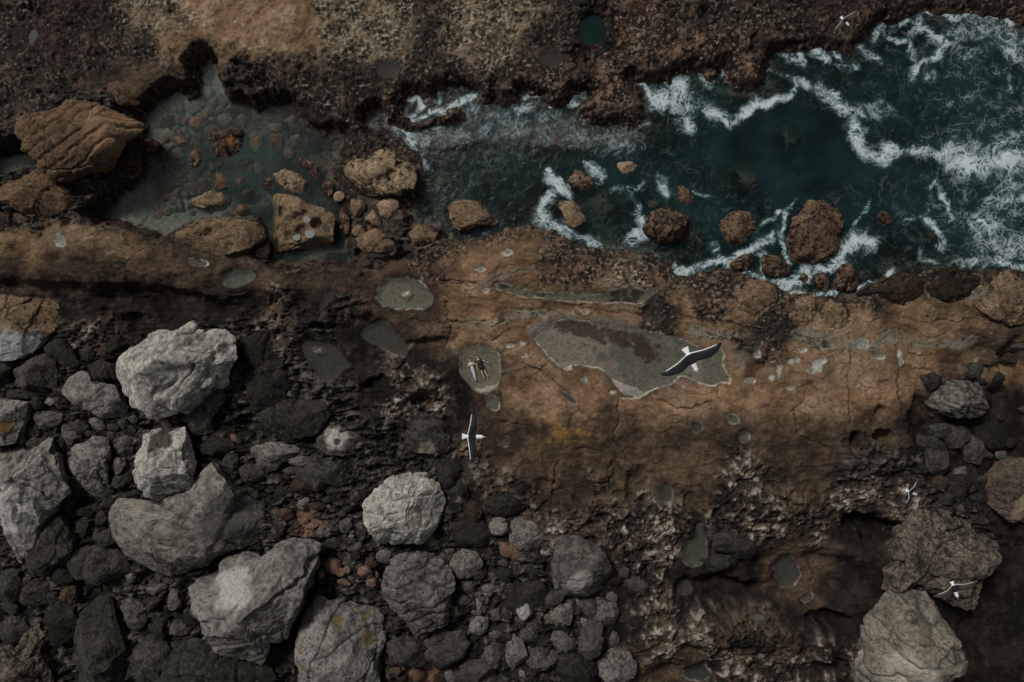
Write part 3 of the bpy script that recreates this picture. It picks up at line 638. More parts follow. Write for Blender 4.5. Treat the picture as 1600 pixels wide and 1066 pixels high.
# green pool cobbles
for (e, lab, kd, kw) in [
 (ell(260,190,21,16), 'olive mossy round rock under the still pool water', 'moss', dict(z=-.9, sink=.05)),
 (ell(308,191,16,12,-15), 'pinkish mottled cobble right of the olive mossy rock', 'pink', dict(z=-.55)),
 (ell(352,226,37,28,-20), 'largest dark cobble with an orange patch in the still pool', 'dbrown', dict(z=-.6, barn=.4, cap=(.5,.0,.35,(.25,.13,.06)))),
 (ell(306,250,19,22), 'round brown cobble left of the dark orange patched cobble', 'brown', dict(z=-.4, barn=.35)),
 (ell(281,219,13,9), 'small pink brown cobble between olive rock and dark cobble', 'pink', dict(z=-.5)),
 (ell(345,259,12,7), 'small wet cobble just below the largest dark cobble', 'brown', dict(z=-.4, barn=.5)),
 (ell(385,258,11,15,10), 'small black cobble with orange crest in the still pool', 'barn', dict(z=-.5, barn=.7)),
 (ell(350,283,25,16,-8), 'smooth orange brown cobble near the middle of the still pool', 'brown', dict(z=-.5)),
 (ell(316,288,8,12), 'narrow pinkish cobble left of the orange brown cobble', 'pink', dict(z=-.5)),
 ([(296,309),(318,307),(332,299),(351,301),(354,315),(345,327),(318,331),(303,326)], 'pale brown saddle shaped rock low in the still pool', 'tan', dict(z=-.35, hk=.6)),
 (ell(378,328,11,9), 'small orange stone right of the saddle shaped rock', 'brown', dict(z=-.35)),
 (ell(387,305,14,9), 'dim reddish stone above the small orange stone', 'dbrown', dict(z=-.4)),
 (ell(352,187,14,12), 'submerged grey cobble below the foaming notch', 'sub', dict(z=-.8)),
 (ell(379,188,11,15), 'submerged oval cobble right of the submerged grey cobble', 'sub', dict(z=-.8)),
 (ell(400,221,12,16), 'submerged tan cobble right of the largest dark cobble', 'tan', dict(z=-.85, under=-.15)),
 (ell(232,228,20,12), 'dark wet rock beside the wedge boulder tip', 'dbrown', dict(z=-.5, barn=.5)),
 (ell(416,180,15,11,-20), 'submerged olive cobble at the top of the pool', 'sub', dict(z=-.8)),
 (ell(457,190,17,15), 'submerged dark round cobble in the upper right of the pool', 'sub', dict(z=-.8)),
 (ell(428,199,14,9), 'submerged flat cobble between two rounder submerged ones', 'sub', dict(z=-.85)),
 (ell(432,223,13,15), 'reddish cobble half hidden under the pool surface', 'pink', dict(z=-.65, under=-.05)),
 (ell(465,218,12,12), 'submerged grey brown cobble near the barnacled reef', 'sub', dict(z=-.75)),
 (ell(451,239,10,10), 'small purple grey cobble above the split topped rock', 'sub', dict(z=-.6)),
 (ell(508,225,13,17,5), 'pale green grey oval cobble under water by the pitted boulder', 'mid', dict(z=-.95, under=-.15)),
 (ell(420,288,11,13), 'small black rock left of the tan topped rock', 'barn', dict(z=-.3, barn=.8)),
 (ell(513,293,9,15,-10), 'narrow black barnacled rock left of the pitted tan boulder', 'barn', dict(z=-.1, barn=.8)),
 (ell(530,307,9,9), 'small tan stone under the left end of the pitted boulder', 'tan', dict(z=0)),
 (ell(262,262,12,8), 'faint submerged stone on the green pool floor', 'sub', dict(z=-1.0)),
 (ell(375,285,10,9), 'dim submerged stone right of the orange brown cobble', 'sub', dict(z=-.6)),
 (ell(400,262,12,10), 'dim submerged stone among the pool cobbles, beside the black orange one', 'sub', dict(z=-.7)),
 (ell(330,205,12,9), 'small dim submerged stone above the largest dark cobble', 'sub', dict(z=-.75))]:
    B(e, lab, kd, 'rock', 'rock', group=LP, facets=6, ref='the largest dark cobble' if 'orange patch in' in lab else 'the saddle shaped rock' if 'saddle shaped rock low' in lab else None, **kw)
B([(421,271),(442,261),(465,270),(484,284),(484,295),(476,310),(456,303),(437,289)], 'tan topped rock with black barnacled upper rim', 'tan', 'rock', 'rock', z=-.2, barn=.3, ref='the tan topped rock')
B([(459,245),(473,243),(496,259),(504,276),(498,287),(482,270)], 'black barnacled slab above the tan topped rock', 'barn', 'rock', 'rock', z=-.3, barn=.75)
B([(515,270),(532,253),(558,242),(591,231),(614,228),(625,239),(639,245),(652,253),(656,276),(655,290),(650,300),(636,304),(622,309),(603,306),(586,308),(558,306),(543,296),(524,281)], 'large pitted tan boulder between the still pool and the sea', 'tan', ref='the large pitted tan boulder', z=-.1, hk=.5, facets=6, barn=.12, pits=[(-.3,.35,.24,.08),(.45,-.1,.2,.14),(.2,-.3,.22,.1),(-.3,-.25,.2,.07),(.7,.3,.12,.1),(-.6,.0,.12,.05),(.1,.35,.12,.06)])
o = B([(421,309),(434,301),(456,306),(484,318),(507,326),(524,334),(528,346),(524,363),(524,382),(493,388),(465,391),(428,398),(421,385),(418,357),(420,332)], 'blocky brown slab with round water filled potholes', 'shore', ref='the pothole slab', z=-.1, hk=.45, facets=3, rough=.6, pits=[(-.45,.35,.18,.14),(.2,-.22,.2,.12),(-.25,-.4,.15,.1),(.62,.0,.17,.22),(.05,.2,.14,.12),(.3,.3,.11,.07),(-.6,-.1,.1,.06)])
SLAB = o
B(ell(409,391,13,17), 'smooth pinkish tan rock at the lower left of the pothole slab', 'tan', 'rock', 'rock', z=.2)
B(ell(539,347,9,25), 'tall black barnacled rock right of the pothole slab', 'barn', 'rock', 'rock', z=0, barn=.7)
B([(547,311),(568,313),(571,326),(557,344),(551,340)], 'wedge of tan rock under the pitted boulder, leftmost of three', 'shore', 'rock', 'rock', z=.1)
B([(586,318),(608,307),(622,313),(624,325),(607,344),(596,337)], 'kite shaped tan rock touching the pitted boulder from below', 'tan', 'rock', 'rock', z=.2)
B([(569,343),(583,326),(596,346),(592,354),(577,353)], 'small triangular tan rock between kite and wedge rocks', 'tan', 'rock', 'rock', z=.1)
B(ell(561,361,11,9), 'small tan stone under the triangular rock', 'shore', 'rock', 'rock', z=.1)
B(ell(577,356,5,5), 'tiny stone between the small tan stone and triangular rock', 'brown', 'rock', 'rock', z=.1)
B([(556,371),(580,360),(594,358),(614,377),(617,391),(597,399),(569,394),(558,385)], 'brown rock with a crease lying above the ledge crest', 'shore', 'rock', 'rock', z=.2)
B([(634,363),(648,349),(670,350),(687,363),(681,377),(662,385),(643,395),(639,380)], 'angular brown rock with white barnacled top beside the ledge', 'shore', 'rock', 'rock', z=.2, barn=.15)
B([(697,323),(712,313),(755,313),(763,326),(788,351),(786,358),(755,357),(738,364),(712,368),(703,357),(701,340)], 'flat brown block with barnacled upper edge at the water line', 'shore', ref='the flat water line block', z=-.1, barn=.2, group=SH, facets=4, hk=.5)
for (e, lab, kd, z, bn) in [
 ([(875,274),(907,257),(915,264),(929,287),(928,309),(907,301),(890,294)], 'three sided barnacled rock with foam on both sides', 'shore', -.3, .35),
 ([(862,303),(887,306),(913,329),(920,343),(899,356),(884,353),(873,334)], 'pointed tan rock with foam along its left side', 'tan', -.3, .15),
 ([(962,256),(975,248),(997,256),(1005,261),(991,270),(975,280),(966,270)], 'small pale topped triangular rock alone in the channel', 'tan', -.3, .12),
 ([(1051,289),(1065,278),(1073,292),(1081,306),(1093,320),(1090,337),(1076,332),(1059,315),(1051,303)], 'narrow slanting barnacled rock above the round one', 'barn', -.5, .35),
 ([(1007,354),(1020,332),(1042,323),(1067,329),(1081,349),(1081,371),(1070,382),(1031,381),(1011,368)], 'round black speckled rock below the narrow slanting rock', 'barn', -.4, .6),
 ([(1111,360),(1118,340),(1146,332),(1172,332),(1184,354),(1180,371),(1160,385),(1138,382),(1112,368)], 'round orange brown barnacled rock between two larger dark rocks', 'barn', -.4, .3),
 ([(1225,374),(1237,340),(1253,318),(1284,313),(1310,315),(1315,343),(1304,385),(1293,408),(1268,419),(1239,419),(1227,396)], 'largest barnacled boulder standing in the sea, taller than wide', 'barn', -.5, .4),
 ([(1132,416),(1155,399),(1177,394),(1181,408),(1179,422),(1152,424)], 'low dark rock at the foam edge below the orange brown rock', 'barn', -.1, .6),
 ([(1190,395),(1217,402),(1238,419),(1231,430),(1206,433),(1189,425)], 'low dark wedge rock left of the largest barnacled boulder', 'barn', -.1, .5),
 (ell(1256,434,7,8), 'tiny brown rock ringed by foam under the largest barnacled boulder', 'barn', 0, .4),
 (ell(1285,440,12,17,-10), 'wet dark rock in foam right of the tiny ringed rock', 'barn', -.1, .7),
 ([(1299,444),(1310,419),(1324,410),(1341,430),(1345,447),(1324,458),(1301,455)], 'black barnacled rock at the foot of the sea foam fan', 'barn', -.1, .65),
 (ell(1456,371,16,11,15), 'reddish rock barely breaking the water at the right', 'dbrown', -.45, .4),
 (ell(1382,340,16,12), 'dark rock awash between the tall boulder and reddish rock', 'dbrown', -.65, .5),
 (ell(1230,217,24,22), 'round brown rock deep under the clear channel water', 'sub', -1.1, 0),
 (ell(1160,283,32,25), 'broad rock sunk in the channel below the round sunken one', 'sub', -1.1, 0),
 (ell(1085,378,14,16), 'sunken reddish rock touching the round speckled rock', 'sub', -.7, .3),
 (ell(1020,318,14,9), 'pale barnacled rock just under water above the round speckled rock', 'sub', -.45, .2)]:
    B(e, lab, kd, 'rock', 'rock', group=SH, z=z, barn=bn, under=-.45 if 'channel' in lab and kd == 'sub' else None, ref='the tallest sea boulder' if 'largest' in lab else None)
# right shore
for (e, lab, kd, bn) in [
 ([(1332,460),(1369,441),(1411,424),(1450,433),(1445,470),(1436,481),(1383,475)], 'dark brown boulder wet with spray, leftmost of the right shore row', 'dbrown', .35),
 ([(1450,430),(1465,419),(1496,419),(1535,433),(1532,447),(1518,453),(1504,475),(1496,492),(1470,484),(1448,470)], 'green black backed boulder, middle of the right shore row', 'dbrown', .3),
 ([(1507,475),(1538,444),(1541,425),(1566,419),(1640,425),(1640,495),(1574,510),(1563,503),(1538,498),(1518,486)], 'large tan boulder with a white spot at the right edge', 'shore', .1),
 ([(1439,475),(1448,470),(1476,495),(1462,506),(1439,498)], 'small tan block under the middle shore boulder', 'shore', 0),
 ([(1222,495),(1242,460),(1268,458),(1279,478),(1280,503),(1270,529),(1248,526),(1228,503)], 'honeycombed tan block below the sea foam, left of its twin', 'shore', .12),
 ([(1282,484),(1299,461),(1324,475),(1335,492),(1307,523),(1282,531)], 'smooth brown block below the sea foam, right of its twin', 'shore', .15),
 ([(1146,444),(1166,436),(1190,440),(1216,452),(1219,480),(1205,500),(1170,502),(1143,495)], 'ochre block with a small white pool on top', 'shore', .08),
 ([(240,368),(267,354),(295,343),(338,340),(385,342),(412,345),(415,372),(408,388),(380,395),(345,400),(310,394),(280,382)], 'long tan rock at the foot of the still pool', 'shore', .12)]:
    B(e, lab, kd, hk=.3, sink=.1, barn=bn, facets=6, pits=[(rng.uniform(-.6,.6), rng.uniform(-.6,.6), rng.uniform(.08,.16), .07) for _ in range(5)])
B([(625,456),(640,452),(648,459),(641,468),(636,472),(626,462)], 'single cream coloured stone standing in the grey green pool', 'cream', 'rock', 'stone', sink=.5, facets=8, rough=.5)
B(ell(501,548,14,7,12), 'whitish stone in the upper end of the dark pool', 'grey', 'rock', 'stone', sink=.1)
# lower left boulders
for (e, lab, kd, ref, kw) in [
 ([(-25,465),(28,465),(79,462),(90,475),(101,489),(93,509),(90,520),(72,533),(62,548),(42,556),(28,562),(-25,565)], 'brown boulder with a blue white stained lower side at the left edge', 'shore', 'the white stained brown boulder', dict(cap=(.2,-.75,.75,(.42,.42,.42)), facets=6)),
 ([(181,573),(189,556),(214,531),(245,513),(259,514),(270,518),(290,501),(304,500),(312,511),(327,517),(338,508),(352,517),(366,534),(369,562),(352,584),(332,613),(315,632),(298,643),(248,656),(214,643),(200,624),(186,598)], 'largest pale grey boulder, chalky with a notched upper edge', 'pale', 'the largest pale boulder', dict(facets=7, hk=.7, sink=.55, strat=(math.radians(-20), 1.6, .05))),
 ([(273,655),(318,632),(349,587),(362,604),(355,621),(335,649),(327,680),(298,683),(293,663)], 'flat grey slab poking out from under the largest pale boulder', 'mid', None, dict(hk=.5)),
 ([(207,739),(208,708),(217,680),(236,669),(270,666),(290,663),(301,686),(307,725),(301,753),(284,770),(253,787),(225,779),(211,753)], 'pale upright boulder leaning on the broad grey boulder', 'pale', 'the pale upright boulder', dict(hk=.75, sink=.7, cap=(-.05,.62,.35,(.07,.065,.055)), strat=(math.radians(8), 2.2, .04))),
 ([(95,613),(104,593),(121,579),(138,582),(146,596),(166,600),(183,598),(194,621),(203,632),(194,652),(163,655),(141,646),(118,632)], 'crescent shaped grey boulder left of the largest pale boulder', 'grey', 'the crescent boulder', dict()),
 ([(135,570),(158,560),(180,568),(183,593),(163,598),(143,590)], 'rounded dark rock resting in the crescent boulder', 'dark', None, dict()),
 ([(153,560),(169,537),(183,522),(205,534),(191,553),(169,554)], 'dark flat block above the rounded dark rock', 'dark', None, dict()),
 (ell(138,555,12,12), 'dark stone left of the flat dark block', 'dark', None, dict()),
 ([(69,537),(84,525),(99,531),(113,548),(129,570),(110,579),(87,565),(70,545)], 'long dark grey rock slanting down beside the stained boulder', 'dark', None, dict()),
 ([(14,598),(22,576),(42,570),(56,553),(70,551),(84,562),(90,584),(84,608),(51,607),(20,607)], 'two lobed grey boulder under the white stained brown boulder', 'mid', 'the two lobed grey boulder', dict()),
 ([(-25,565),(28,562),(14,590),(8,606),(-25,608)], 'dark rock at the left edge beside the two lobed boulder', 'dark', None, dict()),
 ([(5,607),(42,605),(84,612),(93,618),(56,624),(8,622)], 'long thin black slab under the two lobed boulder', 'dark', None, dict(hk=.3)),
 ([(-25,624),(41,628),(37,652),(28,694),(-25,702)], 'square edged grey block with a rust streak at the left edge', 'grey', 'the square edged block', dict(facets=5, cap=(.35,-.2,.3,(.2,.12,.06)))),
 (ell(57,630,12,12), 'black stone right of the square edged block', 'dark', None, dict()),
 (ell(79,627,11,7,-20), 'thin pale sliver of stone near the crescent boulder', 'grey', None, dict()),
 ([(44,658),(56,641),(98,646),(98,660),(82,672),(62,663)], 'grey wedge rock below the thin pale sliver', 'mid', None, dict()),
 ([(97,669),(101,660),(134,680),(118,691),(104,703),(97,694)], 'pale faced square stone above the stepped boulder', 'mid', None, dict()),
 ([(135,648),(158,655),(165,669),(152,677),(141,660)], 'split slab lying under the crescent boulder', 'mid', None, dict(hk=.4)),
 (ell(122,666,18,10,20), 'black broken slab left of the split slab', 'dark', None, dict()),
 (ell(193,660,8,13), 'small upright stone under the largest pale boulder', 'mid', None, dict()),
 (ell(176,668,11,7), 'small flat dark stone left of the small upright stone', 'dark', None, dict()),
 (ell(48,676,15,15), 'dark stone below the grey wedge rock', 'dark', None, dict()),
 ([(175,697),(186,680),(208,680),(208,708),(194,717),(180,710)], 'squarish grey stone left of the pale upright boulder', 'mid', None, dict()),
 (ell(176,682,12,11), 'dark stone peeking out above the squarish grey stone', 'dark', None, dict()),
 ([(103,722),(121,697),(146,683),(166,686),(173,703),(169,745),(165,773),(146,784),(124,779),(117,759),(112,742)], 'stepped grey boulder with a round lower lobe', 'grey', 'the stepped grey boulder', dict(strat=(math.radians(60), 1.5, .05))),
 ([(-25,700),(34,698),(62,675),(79,697),(104,742),(115,770),(93,785),(75,800),(68,850),(50,870),(34,882),(17,876),(8,860),(4,845),(-25,800)], 'jagged pale topped crag hanging in at the left edge', 'grey', 'the jagged pale crag', dict(facets=5, hk=.85, rough=1.7, strat=(math.radians(25), 2.6, .06), cap=(-.2,-.2,.7,(.38,.37,.34)))),
 ([(170,783),(180,774),(214,771),(245,785),(290,765),(310,735),(329,714),(345,720),(370,745),(400,765),(425,790),(437,812),(430,835),(405,855),(370,865),(340,875),(310,888),(276,901),(253,902),(225,895),(197,879),(186,859),(169,833)], 'broad grey boulder under the pale upright boulder', 'grey', 'the broad grey boulder', dict(facets=6, hk=.5, rough=1.2, cap=(.75,.2,.55,(.10,.095,.085)))),  # dark cap on the right paints in the boulder's shaded side
 ([(277,910),(310,898),(338,879),(360,865),(395,858),(412,862),(440,838),(456,833),(479,836),(504,848),(503,884),(493,924),(482,940),(459,980),(451,1000),(431,1011),(420,1050),(400,1047),(366,1025),(338,1002),(321,969),(304,940)], 'big angular grey boulder with yellow lichen and a sharp ridge', 'grey', 'the big angular boulder', dict(facets=7, hk=.75, rough=1.4, cap=(-.25,.25,.35,(.36,.35,.32)), lichen=1)),
 ([(453,1100),(456,1019),(468,974),(484,952),(490,932),(541,940),(594,949),(605,971),(601,1008),(597,1047),(592,1100)], 'tall blocky grey boulder with yellow lichen at the bottom edge', 'grey', 'the blocky bottom boulder', dict(facets=6, hk=.7, rough=1.1, lichen=1.2)),
 ([(566,784),(580,767),(603,745),(642,739),(670,745),(690,767),(694,790),(691,808),(679,831),(659,853),(625,858),(583,857),(575,831),(569,811)], 'pale faceted boulder with swirling bands on its lower face', 'pale', 'the pale faceted boulder', dict(facets=9, hk=.75, sink=.55, strat=(math.radians(80), 2.0, .035))),
 ([(591,929),(603,895),(617,867),(642,859),(670,865),(698,879),(712,901),(704,940),(701,971),(676,983),(648,984),(631,963),(608,955)], 'dark striped boulder just below the pale faceted boulder', 'mid', 'the dark striped boulder', dict(strat=(math.radians(110), 3.0, .05), rough=1.4)),
 ([(490,675),(504,660),(535,658),(549,663),(575,680),(580,694),(566,708),(552,717),(524,714),(499,705)], 'white patched rock with a dark hole left of centre', 'mid', 'the white patched rock', dict(cap=(-.15,.1,.6,(.36,.34,.3)), pits=[(-.05,-.05,.15,.3)])),
 ([(631,680),(642,658),(670,649),(693,658),(701,697),(696,708),(648,708),(631,711)], 'dark squarish rock with a pale crusted lower edge', 'dark', 'the squarish rock', dict(cap=(.1,-.6,.5,(.22,.19,.15)))),
 (ell(717,768,18,26,-15), 'dark rock with pale lower lip right of the faceted boulder', 'dark', None, dict(cap=(.1,-.7,.4,(.26,.24,.2)))),
 ([(240,1100),(248,1047),(265,1017),(296,1000),(324,1005),(366,1031),(400,1050),(410,1100)], 'dark streaked boulder at the bottom edge left of the angular boulder', 'dark', 'the dark bottom boulder', dict(strat=(math.radians(20), 2.5, .04))),
 ([(120,990),(130,950),(150,936),(170,933),(182,960),(194,990),(200,1020),(198,1050),(205,1100),(120,1100),(110,1030)], 'tall dark boulder with a long crack near the lower left corner', 'dark', 'the tall dark boulder', dict()),
 ([(28,935),(56,904),(79,915),(84,935),(65,955),(40,950)], 'dark blocky rock above the rough pale corner boulder', 'dark', None, dict()),
 (ell(12,918,22,30), 'rough black rock at the left edge under the crag', 'dark', None, dict()),
 ([(-25,1100),(-25,1010),(20,1000),(42,965),(62,955),(66,970),(90,992),(72,1010),(82,1045),(88,1100)], 'rough pale crusted boulder in the lower left corner', 'speck', 'the corner boulder', dict(rough=2.2)),
 ([(865,879),(868,845),(882,836),(904,841),(941,865),(953,890),(958,910),(946,924),(913,936),(887,935),(870,912)], 'oval dark boulder with white crusted middle at bottom centre', 'mid', 'the oval crusted boulder', dict(cap=(-.1,-.3,.5,(.3,.28,.25)))),
 ([(775,924),(777,907),(800,902),(842,904),(861,921),(851,938),(834,957),(817,966),(800,961),(780,952)], 'dark rock with a bright white lower rim left of the oval boulder', 'dark', 'the white rimmed dark rock', dict(cap=(.1,-.6,.4,(.36,.35,.33)))),
 ([(795,812),(808,803),(826,805),(845,818),(853,838),(845,862),(822,860),(797,848)], 'round mottled stone on top of the small stone heap', 'mid', 'the mottled stone', dict()),
 (ell(779,822,15,17), 'smooth pale round stone left of the mottled stone', 'grey', None, dict(facets=3, rough=.5)),
 ([(776,845),(790,845),(830,862),(825,872),(805,877),(782,868)], 'reddish stone sticking out under the mottled stone', 'pink', None, dict()),
 ([(1345,1045),(1352,1025),(1362,985),(1380,945),(1400,925),(1440,926),(1472,935),(1482,969),(1494,1008),(1490,1028),(1478,1100),(1350,1100),(1348,1060)], 'pale brown layered boulder at the bottom right', 'sandy', 'the pale layered boulder', dict(hk=.8, sink=.6, facets=5, strat=(math.radians(78), 1.7, .06), cap=(-.3,-.2,.5,(.34,.31,.26)))),
 ([(1403,834),(1417,819),(1434,797),(1476,803),(1524,822),(1566,839),(1574,867),(1557,893),(1538,935),(1510,957),(1476,946),(1440,926),(1408,918),(1380,935),(1377,890),(1400,880),(1398,870)], 'broad knobbly speckled rock above the pale layered boulder', 'speck', 'the knobbly speckled rock', dict(rough=2.6, hk=.4, facets=3, ang=.5)),
 ([(1523,755),(1540,735),(1566,722),(1640,700),(1640,822),(1600,819),(1560,811),(1538,797),(1527,770)], 'smooth brown boulder at the right edge above the speckled rock', 'umber', 'the smooth brown edge boulder', dict(facets=4, rough=.6, cap=(0,-.5,.5,(.2,.15,.11)))),
 ([(1453,601),(1481,596),(1515,596),(1532,587),(1552,618),(1563,641),(1538,655),(1510,649),(1470,646),(1453,632)], 'dark layered rock with silver streaks inside the right hollow', 'mid', 'the silver streaked rock', dict(strat=(math.radians(70), 3.6, .06), rough=1.5)),
 ([(1484,697),(1493,680),(1510,674),(1527,683),(1552,708),(1532,728),(1507,722),(1501,705)], 'brownish rock under the silver streaked rock', 'mid', None, dict()),
 ([(1538,658),(1572,663),(1572,697),(1549,705),(1530,690)], 'dark smooth rock right of the brownish rock', 'dark', None, dict()),
 ([(1477,753),(1493,731),(1515,728),(1504,753),(1484,765)], 'grey rock below the brownish rock in the hollow', 'mid', None, dict()),
 (ell(1565,710,11,9), 'small grey stone above the smooth brown boulder', 'mid', None, dict()),
 (ell(1530,780,10,9), 'small dark stone at the corner of the smooth brown boulder', 'dark', None, dict())]:
    big_ = kw.pop('hk', .62); kw.setdefault('facets', 8)
    B(e, lab, kd, 'boulder' if 'boulder' in lab or 'crag' in lab else 'rock', 'boulder' if 'boulder' in lab or 'crag' in lab else 'rock', hk=big_, ref=ref, group=LL if e[0][0] < 960 else None, **kw)

# smaller stones traced one by one: x, y, rx, ry, kind, rotation
SMALL = [(750,897,14,12,'dark',0),(763,922,13,11,'mid',0),(746,946,17,20,'mid',10),(731,919,14,14,'dark',0),(710,957,8,13,'mid',10),(749,980,17,15,'grey',0),(719,994,12,10,'grey',20),(788,895,17,13,'dark',0),(774,960,9,9,'mid',0),(724,938,12,9,'dark',0),(774,991,14,7,'mid',0),
 (830,887,26,10,'dark',-6),(855,862,12,7,'grey',-8),(868,935,17,9,'mid',-20),(876,960,22,20,'dark',0),(921,949,24,14,'mid',0),(860,966,10,8,'mid',30),(924,1000,21,30,'dark',0),(882,1005,24,19,'mid',30),(850,1028,30,20,'mid',10),(828,990,18,15,'dark',0),(960,1000,10,14,'dark',0),(806,1020,18,25,'dark',0),
 (771,1025,21,30,'mid',5),(690,991,16,12,'dark',0),(650,1053,14,14,'brown',0),(617,1050,11,9,'dbrown',0),(612,1035,8,7,'dbrown',0),(629,1062,8,8,'dbrown',0),(521,884,14,12,'pink',30),(477,814,6,5,'pink',0),(487,822,11,5,'pink',-15),(542,821,12,12,'mid',0),(551,836,6,9,'mid',10),
 (542,890,6,6,'pink',0),(570,894,11,9,'pink',10),(587,898,5,5,'pink',0),(537,910,11,5,'pink',12),(580,910,8,8,'pink',0),(546,876,14,12,'mid',0),(601,869,14,10,'mid',0),(556,868,8,6,'dbrown',0),(592,908,6,6,'brown',0),(242,922,18,8,'mid',-5),(210,955,18,36,'mid',-28),(183,879,18,25,'mid',-25),
 (272,938,15,16,'mid',0),(239,946,14,7,'dark',-35),(250,985,15,28,'dark',10),(281,983,17,17,'mid',0),(300,966,14,15,'dark',0),(204,904,8,9,'mid',0),(262,909,14,7,'dark',0),(130,825,11,14,'dark',0),(158,811,9,12,'dark',0),(133,800,14,9,'dark',0),(365,685,6,6,'pink',0),(262,663,9,6,'pink',0),
 (208,655,9,7,'mid',0),(160,842,20,12,'dark',10),(95,900,22,14,'dark',20),(110,930,14,18,'dbrown',0),(60,890,18,12,'dark',0),(100,690,10,14,'dark',0),(200,740,9,20,'dark',5),(186,750,12,14,'dark',0),(185,727,11,14,'mid',0),(170,770,10,8,'dark',0),(395,740,20,15,'dark',0),(420,725,22,14,'mid',0),
 (470,720,24,9,'mid',0),(455,735,16,6,'mid',0),(700,735,22,28,'dark',0),(740,800,20,16,'dbrown',0),(745,850,22,18,'dark',0),(790,880,12,6,'mid',0),(905,960,8,6,'mid',0),
 (1130,835,22,18,'dark',0),(1125,872,30,14,'dark',5),(1145,860,10,6,'mid',0),(1190,972,11,12,'mid',0),(995,915,20,12,'mid',10),(975,895,14,10,'dark',0),(1180,905,0,0,'',0),(1520,690,7,7,'mid',0),(1462,700,12,20,'dark',-30),(1455,725,8,14,'mid',-25),(1480,780,16,12,'dark',0),(1500,800,12,8,'dark',0),
 (1470,672,16,12,'dark',0),(1440,690,10,12,'dark',0),(1575,560,18,12,'dbrown',0),(1545,560,20,10,'dbrown',0),(660,1010,22,14,'dark',0),(700,1030,26,20,'dark',0),(630,1010,18,14,'dark',0),(735,1055,22,14,'dark',0),(690,1060,14,10,'dbrown',0),(340,700,26,14,'dark',0),(330,760,10,8,'dark',0),
 (60,720,0,0,'',0),(30,500,0,0,'',0),(480,760,24,14,'dbrown',0),(520,760,26,16,'dark',0),(560,740,0,0,'',0),
 (520,850,16,10,'dark',0),(500,790,12,8,'dbrown',0),(440,770,18,14,'dark',0),
 (150,885,46,34,'dark',20),(85,850,34,46,'dark',10),(235,1035,34,40,'dark',0),(100,975,28,30,'dark',0),(425,600,52,40,'dark',15),(455,655,66,34,'dark',-5),(430,708,46,20,'mid',4),(505,738,50,24,'dark',5),(400,545,44,30,'dark',20),
 (740,830,34,24,'dark',10),(790,790,30,18,'dark',-10),(730,880,30,26,'dark',0),(570,990,0,0,'',0),(640,1020,40,28,'dark',10),(700,1010,34,26,'dark',-10),(740,1050,40,26,'dark',0),(940,960,30,22,'dark',0),
 (900,1045,36,26,'dark',10),(960,1040,34,26,'dark',-10),(230,865,0,0,'',0),(120,760,18,22,'dark',0),(70,800,20,26,'dark',0),(20,990,30,22,'dark',0),(1500,760,26,20,'dark',0),(1465,720,24,28,'dark',10),(1560,760,0,0,'',0),(1490,680,22,18,'dark',0),(1150,850,34,24,'dark',10),(1120,880,30,16,'dark',-5)]
extra = []
rj = random.Random(5)
def free(x, y, r):
    for (cx, cy, R_, poly, ref, top) in SPECS:
        if abs(x - cx) < R_ * 1.7 + r and abs(y - cy) < R_ * 1.7 + r:
            if math.hypot(x - cx, y - cy) < R_ * .92 + r * .35: return False
    return True
for (a, b, rx, ry, kd, rot) in SMALL:
    if 700 < a < 965 and b > 860 and kd == 'dark' and (a + b) % 2 == 0: kd = 'mid'
    if rx > 0: extra.append((a, b, rx, ry, kd, rot, 0))
REG = [((0,520,960,1066), 46), ((430,760,620,930), 22), ((1440,560,1600,800), 14), ((690,860,960,1060), 16), ((430,305,715,412), 60), ((240,150,520,345), 80)]
pts = [(e[0], e[1], max(e[2], e[3])) for e in extra]
for (bx, n) in REG:
    k_ = 0; tries = 0
    while k_ < n and tries < 4000:
        tries += 1; x = rj.uniform(bx[0], bx[2]); y = rj.uniform(bx[1], bx[3]); r = rj.choice([4, 5, 6, 7, 8, 10, 12, 14])
        if bx[0] == 0 and x > 380 and y < 600: continue
        if bx[0] == 0 and x > 700 and y < 860: continue
        if bx[2] not in (715, 520) and y < 540 and x > 230: continue
        if x > 360 and x < 720 and y < 740: continue
        if not free(x, y, r * (.7 if bx[2] == 715 else 1)): continue
        if any(math.hypot(x - p[0], y - p[1]) < (r + p[2]) * (.55 if bx[2] in (715, 520) else .72) for p in pts): continue
        pts.append((x, y, r)); kd = rj.choices(['dark', 'mid', 'dbrown'], [.82, .10, .08])[0]; r *= rj.uniform(.7, 1.5)
        if bx[2] == 715:
            kd = rj.choice(['shore', 'barn', 'brown', 'barn']); r = min(r, 11)
            if not (y < 405 and x > 520 or y > 385): continue
        fl = 1
        if bx[2] == 520:
            kd = 'sub'; fl = 2; r = min(max(r, 5), 12)
            if float(samp(SL, np.array([x]), np.array([y]))[0]) > -r * .9: continue
        if bx[0] == 690: kd = rj.choice(['mid', 'mid', 'grey', 'dark', 'dbrown'])
        if bx[0] == 430 and bx[2] == 620: kd = rj.choice(['dbrown', 'pink', 'dark', 'mid'])
        extra.append((x, y, r, r * rj.uniform(.55, .95), kd, rj.uniform(-60, 60), fl)); k_ += 1
TONE = {'dark': 'black', 'mid': 'dark grey', 'grey': 'light grey', 'dbrown': 'dark brown', 'brown': 'brown', 'pink': 'pinkish', 'barn': 'barnacled brown', 'sub': 'submerged', 'shore': 'tan'}
refs = [(s[0], s[1], s[4], s[2]) for s in SPECS if s[4]]
info = []
